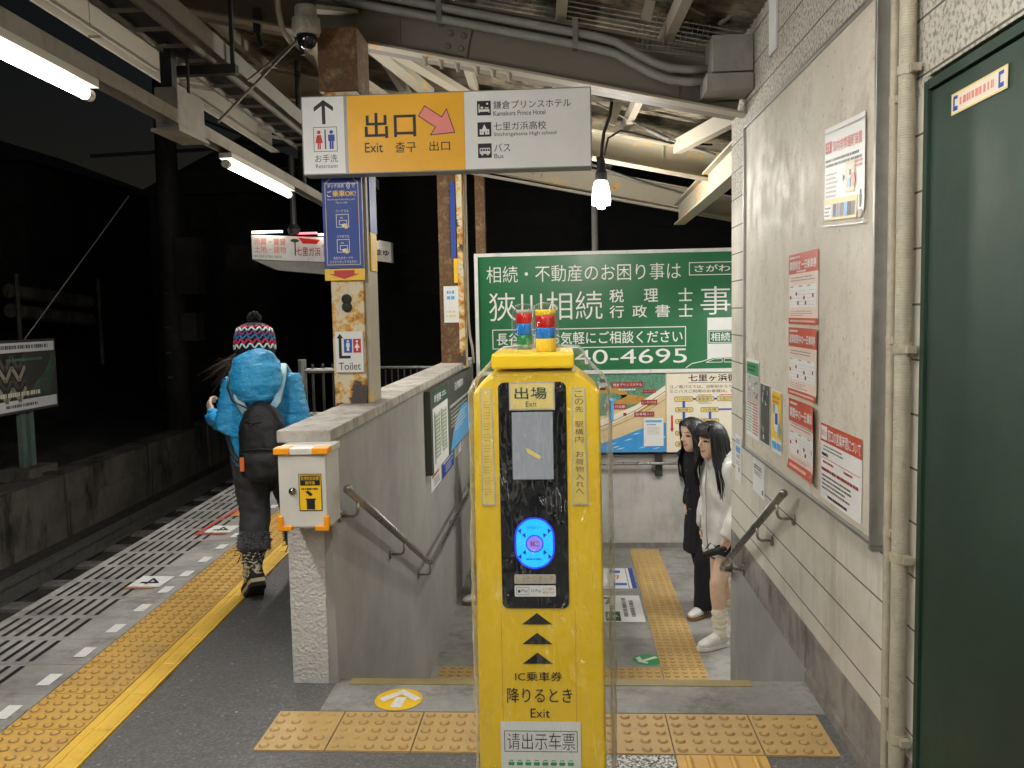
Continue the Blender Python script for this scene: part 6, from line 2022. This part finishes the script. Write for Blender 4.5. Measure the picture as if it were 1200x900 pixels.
for s_ in 'LR':
    hp, kn = J['hip' + s_], J['knee' + s_]
    loft(bm, [hp, hp.lerp(kn, .30), hp.lerp(kn, .52)], [(.10, .10), (.108, .108), (.112, .112)])
fg.add('shorts', wrinkle(remesh(bm, .012, 3), .008, 10, seed=7), 'coat_black')
for s_ in 'LR':
    kn, an, to = J['knee' + s_], J['ankle' + s_], J['toe' + s_]
    bm = BM()
    pts = [an + V((0, 0, -.03))] + [an.lerp(kn, .06 + .058 * i) for i in range(9)]
    loft(bm, pts, [.048, .056, .050, .058, .051, .060, .052, .060, .054, .052])
    fg.add('sock', wrinkle(remesh(bm, .007, 1), .006, 22, (1, 1, 2.5), 4), 'sock_cream')
    d_ = to - an
    shoe_parts(fg, foot_matrix((an.x, an.y + .02, .0), (d_.x, d_.y), 0 if s_ == 'L' else -.12), 'shoe_white', 'shoe_white', None, k=1.0)
fg.add('hair', hair_geo(H, .40, 11, bangs=True, front=.15, back=.15), 'hair_black')
# small bag held low
b_ = thing('small_bag', 'small dark glossy bag held by the young woman in the white parka', 'bag', (1.0, 6.2, -.3))
wl = fg.m @ J['wristL']
bm = BM(); c_ = wl + V((-.13, -.03, -.11))
loft(bm, [c_ + V((-.04, .02, -.02)), c_ + V((-.02, .01, -.008)), c_ + V((.03, 0, .012)), c_ + V((.09, -.01, .035)), c_ + V((.12, -.015, .045))], [(.012, .014), (.02, .024), (.022, .026), (.02, .024), (.012, .014)], (0, 1, 0), 14)
tube(bm, [c_ + V((-.03, 0, .03)), c_ + V((.01, .01, .075)), c_ + V((.05, 0, .05))], .006, 8)
obj('pouch', wrinkle(remesh(bm, .006, 2), .005, 25), 'bag_black', b_, True)

# ------------------------------------------------------------------ woman in the blue jacket
WL = (-1.635, 4.62, .011)
fg = Figure('person', 'woman walking away in a bright blue puffer jacket and knitted bobble hat', WL, R(4))
h = 1.44
J, k = joints(h, shoulderL=(-.135, 0, 1.15), shoulderR=(.145, 0, 1.15), elbowL=(-.172, -.05, .92), wristL=(-.315, .14, .955), elbowR=(.20, -.05, .92), wristR=(.16, .17, .95),
              handL=(-.4, .45, .75), handR=(-.3, .9, .2), backL=(-.7, -.5, -.1), backR=(.8, .1, .5), neck=(0, .0, 1.215), chest=(0, .01, 1.05), waist=(0, 0, .90), pelvis=(0, 0, .77))
J['hipL'] = V((-.08, 0, .75)); J['kneeL'] = V((-.072, .03, .42)); J['ankleL'] = V((-.068, -.07, .135)); J['toeL'] = V((-.085, .03, .05))
J['hipR'] = V((.08, .02, .75)); J['kneeR'] = V((.105, .20, .42)); J['ankleR'] = V((.125, .27, .10)); J['toeR'] = V((.13, .42, .03))
H = Matrix.Translation((-.035, .035, 1.325)) @ Matrix.Rotation(R(8), 4, 'Z') @ Matrix.Rotation(R(-6), 4, 'X')
me = remesh(body_geo(J, H), .0055, 2)
paint_face(me, H)
fg.add('body', me, 'skin')
# jeans
bm = BM()
loft(bm, [(0, 0, .70), (0, 0, .78), (0, 0, .86)], [(.15, .115), (.155, .118), (.145, .105)])
for s_ in 'LR':
    hp, kn, an = J['hip' + s_], J['knee' + s_], J['ankle' + s_]
    loft(bm, [hp + V((0, 0, .02)), hp.lerp(kn, .25), hp.lerp(kn, .6), kn, kn.lerp(an, .3), kn.lerp(an, .7)], [.104, .104, .093, .083, .080, .070])
jn = fg.add('jeans', wrinkle(remesh(bm, .010, 2), .007, 14, (1, 1, 2.2), 1), 'jeans_grey')
bm = BM()
for s_, x_ in ((-1, -.085), (1, .085)):
    tube(bm, [(x_ - .045, -.128, .72), (x_ - .04, -.125, .645), (x_, -.122, .622), (x_ + .04, -.122, .645), (x_ + .045, -.124, .72)], .003, 6)
fg.add('pocket_seam', bm, 'jeans_grey', jn)
# boots
for s_, pitch in (('L', R(-33)), ('R', R(6))):
    kn, an, to = J['knee' + s_], J['ankle' + s_], J['toe' + s_]
    A = Matrix.Translation(an) @ Matrix.Rotation(R(26) if s_ == 'L' else R(-6), 4, 'Z') @ Matrix.Rotation(pitch, 4, 'X')
    bm = BM()
    secs = ((-.085, .028, .03, -.055), (-.06, .042, .052, -.045), (-.02, .046, .062, -.035), (.03, .047, .052, -.045), (.085, .052, .040, -.056), (.13, .050, .034, -.062), (.165, .036, .026, -.068), (.185, .016, .014, -.074))
    loft(bm, [A @ V((0, y_, z_)) for y_, a, b, z_ in secs], [(a, b) for y_, a, b, z_ in secs], A.to_3x3() @ V((1, 0, 0)), 18, 2.3)
    up_ = an.lerp(kn, .50)
    loft(bm, [an + V((0, -.005, -.03)), an + V((0, 0, .03)), an.lerp(kn, .3), up_], [(.052, .058), (.052, .056), (.060, .062), (.066, .068)])
    bt = fg.add('boot', wrinkle(remesh(bm, .007, 2), .003, 30), 'camo')
    out = [(.036, -.105), (.046, -.06), (.044, 0), (.054, .08), (.056, .125), (.047, .17), (.022, .203)]
    for nm, m_, z0, z1, g in (('sole_edge', 'sole_cream', -.098, -.078, 1.0), ('sole', 'sole_dark', -.120, -.0985, .99)):
        bm = BM(); loop = [(x_ * g, y_, z0) for x_, y_ in out] + [(-x_ * g, y_, z0) for x_, y_ in out[::-1]]
        prism(bm, [A @ V(q) for q in loop], A.to_3x3() @ V((0, 0, z1 - z0))); fg.add(nm, bm, m_, bt, False)
    bm = BM(); loop = [(x_ * 1.01, y_, -.078) for x_, y_ in out] + [(-x_ * 1.01, y_, -.078) for x_, y_ in out[::-1]]
    prism(bm, [A @ V(q) for q in loop], A.to_3x3() @ V((0, 0, .022))); fg.add('rand', bm, 'sole_dark', bt, False)
    bm = BM(); ax = (kn - an).normalized()
    s1_ = ax.cross(V((0, 1, 0))).normalized(); s2_ = ax.cross(s1_)
    for i in range(1100):
        th = random.uniform(0, 6.283); rr = .062; q = up_ + ax * random.uniform(-.035, .045) + (s1_ * math.cos(th) + s2_ * math.sin(th)) * rr
        dv = (s1_ * math.cos(th) + s2_ * math.sin(th)) * random.uniform(.012, .028) + ax * random.uniform(-.022, .012) + V((random.uniform(-.012, .012), random.uniform(-.012, .012), 0))
        tube(bm, [q, q + dv * .6, q + dv + ax * -.006], [.0036, .0028, .0006], 4)
    fg.add('fur_cuff', bm, 'fur_dark', bt)
    bm = BM()
    for i in range(6):
        z_ = .06 + .022 * i; c_ = an.lerp(kn, z_ / .3 * .75)
        tube(bm, [c_ + V((-.052, -.034, .0)), c_ + V((-.02, -.066, .012)), c_ + V((.02, -.066, 0)), c_ + V((.052, -.034, .012))], .0035, 6)
    bx = an.lerp(kn, .36); tube(bm, [bx + V((-.05, -.04, 0)), bx + V((-.085, -.05, .01)), bx + V((-.09, -.05, -.02)), bx + V((-.055, -.045, -.01)), bx + V((-.075, -.05, -.06))], .003, 6)
    fg.add('boot_lace', bm, 'knit_black', bt)
# puffer jacket
def quilt(co):
    q = abs(math.sin((co.z + .02 * math.sin(co.x * 9) + abs(co.x) * .15) * math.pi / .085))
    return -.009 * (1 - q) ** 4
bm = BM()
loft(bm, [V((0, .0, z_)) for z_ in (.70, .74, .84, .96, 1.07, 1.15, 1.205, 1.24)], [(.165, .13), (.182, .15), (.182, .150), (.178, .148), (.18, .142), (.165, .118), (.11, .10), (.085, .088)])
for s_ in 'LR':
    sh_, el, wr = J['shoulder' + s_], J['elbow' + s_], J['wrist' + s_]
    loft(bm, [sh_.lerp(V((0, 0, sh_.z)), .35), sh_, sh_.lerp(el, .5), el, el.lerp(wr, .5), wr, wr + (wr - el) * .05], [.075, .078, .074, .072, .060, .046, .036])
jk = fg.add('jacket', wrinkle(remesh(bm, .009, 3), .006, 18, (1, 1, 2.6), 3, quilt), 'puffer_blue')
bm = BM()
loft(bm, [(.015, -.150, 1.045), (.015, -.165, 1.075), (.015, -.165, 1.13), (.012, -.145, 1.20), (.008, -.10, 1.262), (.004, -.05, 1.288)], [(.05, .035), (.098, .065), (.132, .088), (.138, .098), (.118, .085), (.07, .045)], seg=22)
fg.add('hood', wrinkle(remesh(bm, .008, 3), .008, 12, (1, 1, 2.4), 8), 'puffer_blue', jk)
bm = BM()
tube(bm, [(-.135, -.10, 1.21), (-.13, -.165, 1.13), (-.09, -.225, 1.065), (0, -.252, 1.025), (.10, -.232, 1.06)], .005, 6)
fg.add('hood_trim', bm, 'hair_brown', jk)
# hat
bm = BM()
prof = [(.112, -.018), (.114, .0), (.113, .04), (.109, .08), (.096, .115), (.070, .138), (.03, .150), (0, .152)]
lathe(bm, (0, 0, 0), prof, 40)
HM = H @ Matrix.Translation((0, -.004, -.012)) @ Matrix.Diagonal((.93, 1.02, 1., 1.))
bm.transform(HM)
ht = fg.add('hat', bm, 'knit_black')
for nm, z0, amp, rad_, m_ in (('a', .018, .011, .0052, 'knit_white'), ('b', .042, .011, .0056, 'knit_pink'), ('c', .066, .010, .0050, 'knit_blue'), ('d', .086, .009, .0044, 'knit_purple'), ('e', .108, .008, .0050, 'knit_white'), ('f', .122, .004, .004, 'knit_pink')):
    bm = BM(); pts = []
    for i in range(121):
        a = 2 * math.pi * i / 120
        z_ = z0 + amp * math.sin(a * 15 + z0 * 60)
        for (r0, h0), (r1, h1) in zip(prof, prof[1:]):
            if h0 <= z_ <= h1:
                r_ = r0 + (r1 - r0) * (z_ - h0) / (h1 - h0)
        pts.append(HM @ V(((r_ + .001) * math.cos(a), (r_ + .001) * math.sin(a), z_)))
    tube(bm, pts, rad_, 6, False)
    fg.add('knit_row', bm, m_, ht)
bm = BM(); pc = HM @ V((0, 0, .172))
for i in range(700):
    d_ = V((random.gauss(0, 1), random.gauss(0, 1), random.gauss(0, 1))).normalized(); L_ = random.uniform(.034, .041)
    tube(bm, [pc + d_ * .012, pc + d_ * L_], [.003, .0022], 4)
fg.add('pompom', bm, 'knit_black', ht)
# wind-blown hair
bm = BM(); rnd = random.Random(5)
for i in range(60):
    s0 = rnd.random(); z0 = -.03 - .03 * rnd.random()
    x_ = -.095 + .17 * s0
    st = H @ V((x_, -.085 + .03 * abs(x_) * 8, z0))
    if s0 < .55:
        L_ = rnd.uniform(.10, .24); d_ = V((-.55 - .5 * rnd.random(), -.10, -.75 + .5 * rnd.random() ** 3)).normalized()
    else:
        L_ = rnd.uniform(.05, .12); d_ = V((.1, -.35, -1)).normalized()
    tube(bm, [st + V((0, .03, .03)), st, st + d_ * L_ * .5 + V((0, -.02, 0)), st + d_ * L_ + V((0, 0, -.01))], [.006, .007, .005, .001], 5)
for i in range(7):
    st = H @ V((-.08, -.03, -.05)); tube(bm, [st, st + V((-.08, 0, -.01 - .01 * i)), st + V((-.13 - .01 * i, .02, .0 - .014 * i))], [.002, .0018, .0006], 4)
fg.add('hair', bm, 'hair_brown')
# phone-less hand is the body itself; backpack worn on the back is a separate thing
bp = thing('backpack', 'black backpack with an orange tag on the woman in blue', 'backpack', (WL[0], WL[1] - .25, .75))
def bpadd(name, bm, m_, parent=bp, smooth=True):
    if isinstance(bm, bmesh.types.BMesh):
        me = bpy.data.meshes.new(name); bmesh.ops.recalc_face_normals(bm, faces=bm.faces[:]); bm.to_mesh(me); bm.free()
    else:
        me = bm
    me.transform(fg.m); return obj(name, me, m_, parent, smooth)
bm = BM()
loft(bm, [(.055, -.215, z_) for z_ in (.665, .685, .75, .85, .94, 1.005, 1.04, 1.06)], [(.085, .035), (.112, .066), (.120, .076), (.120, .074), (.113, .068), (.090, .056), (.055, .04), (.02, .015)], seg=24, ex=2.8)
sk = bpadd('sack', wrinkle(remesh(bm, .008, 2), .007, 14, seed=4), 'bag_black')
bm = BM(); loft(bm, [(.055, -.262, z_) for z_ in (.655, .68, .75, .80, .815)], [(.075, .02), (.098, .042), (.100, .046), (.097, .036), (.085, .012)], seg=22, ex=2.8); bpadd('front_pocket', wrinkle(remesh(bm, .008, 2), .005, 16, seed=9), 'bag_black', sk)
bm = BM(); tube(bm, [(-.040, -.290, .818), (.055, -.303, .826), (.145, -.290, .818)], .004, 6); tube(bm, [(-.055, -.25, .88), (-.03, -.27, .96), (.055, -.275, 1.0), (.14, -.27, .96), (.165, -.25, .88)], .004, 6); bpadd('zip', bm, 'steel_dark', sk)
bm = BM(); b2 = bmesh.new(); box(b2, -.042, -.306, .712, -.020, -.297, .785, .002); merge(bm, b2); bpadd('tag', bm, 'tag_orange', sk, False)
bm = BM(); tube(bm, [(-.01, -.268, .955), (.01, -.290, .962), (.03, -.285, .955), (.05, -.292, .964), (.075, -.270, .955)], .004, 6); tube(bm, [(.03, -.285, .955), (.01, -.292, .945)], .003, 6); tube(bm, [(.03, -.285, .955), (.055, -.292, .943)], .003, 6); bpadd('bow', bm, 'steel_dark', sk)
bm = BM()
for s_ in (-1, 1):
    loft(bm, [V((.03 + s_ * .06, -.20, 1.0)), V((.03 + s_ * .10, -.185, 1.06)), V((.02 + s_ * .125, -.13, 1.17)), V((s_ * .125, -.02, 1.238)), V((s_ * .13, .10, 1.17)), V((s_ * .14, .165, 1.05))], [(.022, .006)] * 6, (1, 0, 0), 8)
bpadd('strap', bm, 'puffer_lining')
bm = BM(); loft(bm, [V((-.05, -.20, .72)), V((-.12, -.165, .78)), V((-.165, -.10, .86)), V((-.18, .0, .94))], [(.012, .004)] * 4, (1, 0, 0), 8)
loft(bm, [V((.14, -.19, .70)), V((.185, -.15, .76)), V((.20, -.05, .86))], [(.018, .005)] * 3, (1, 0, 0), 8); bpadd('lower_strap', bm, 'bag_black')
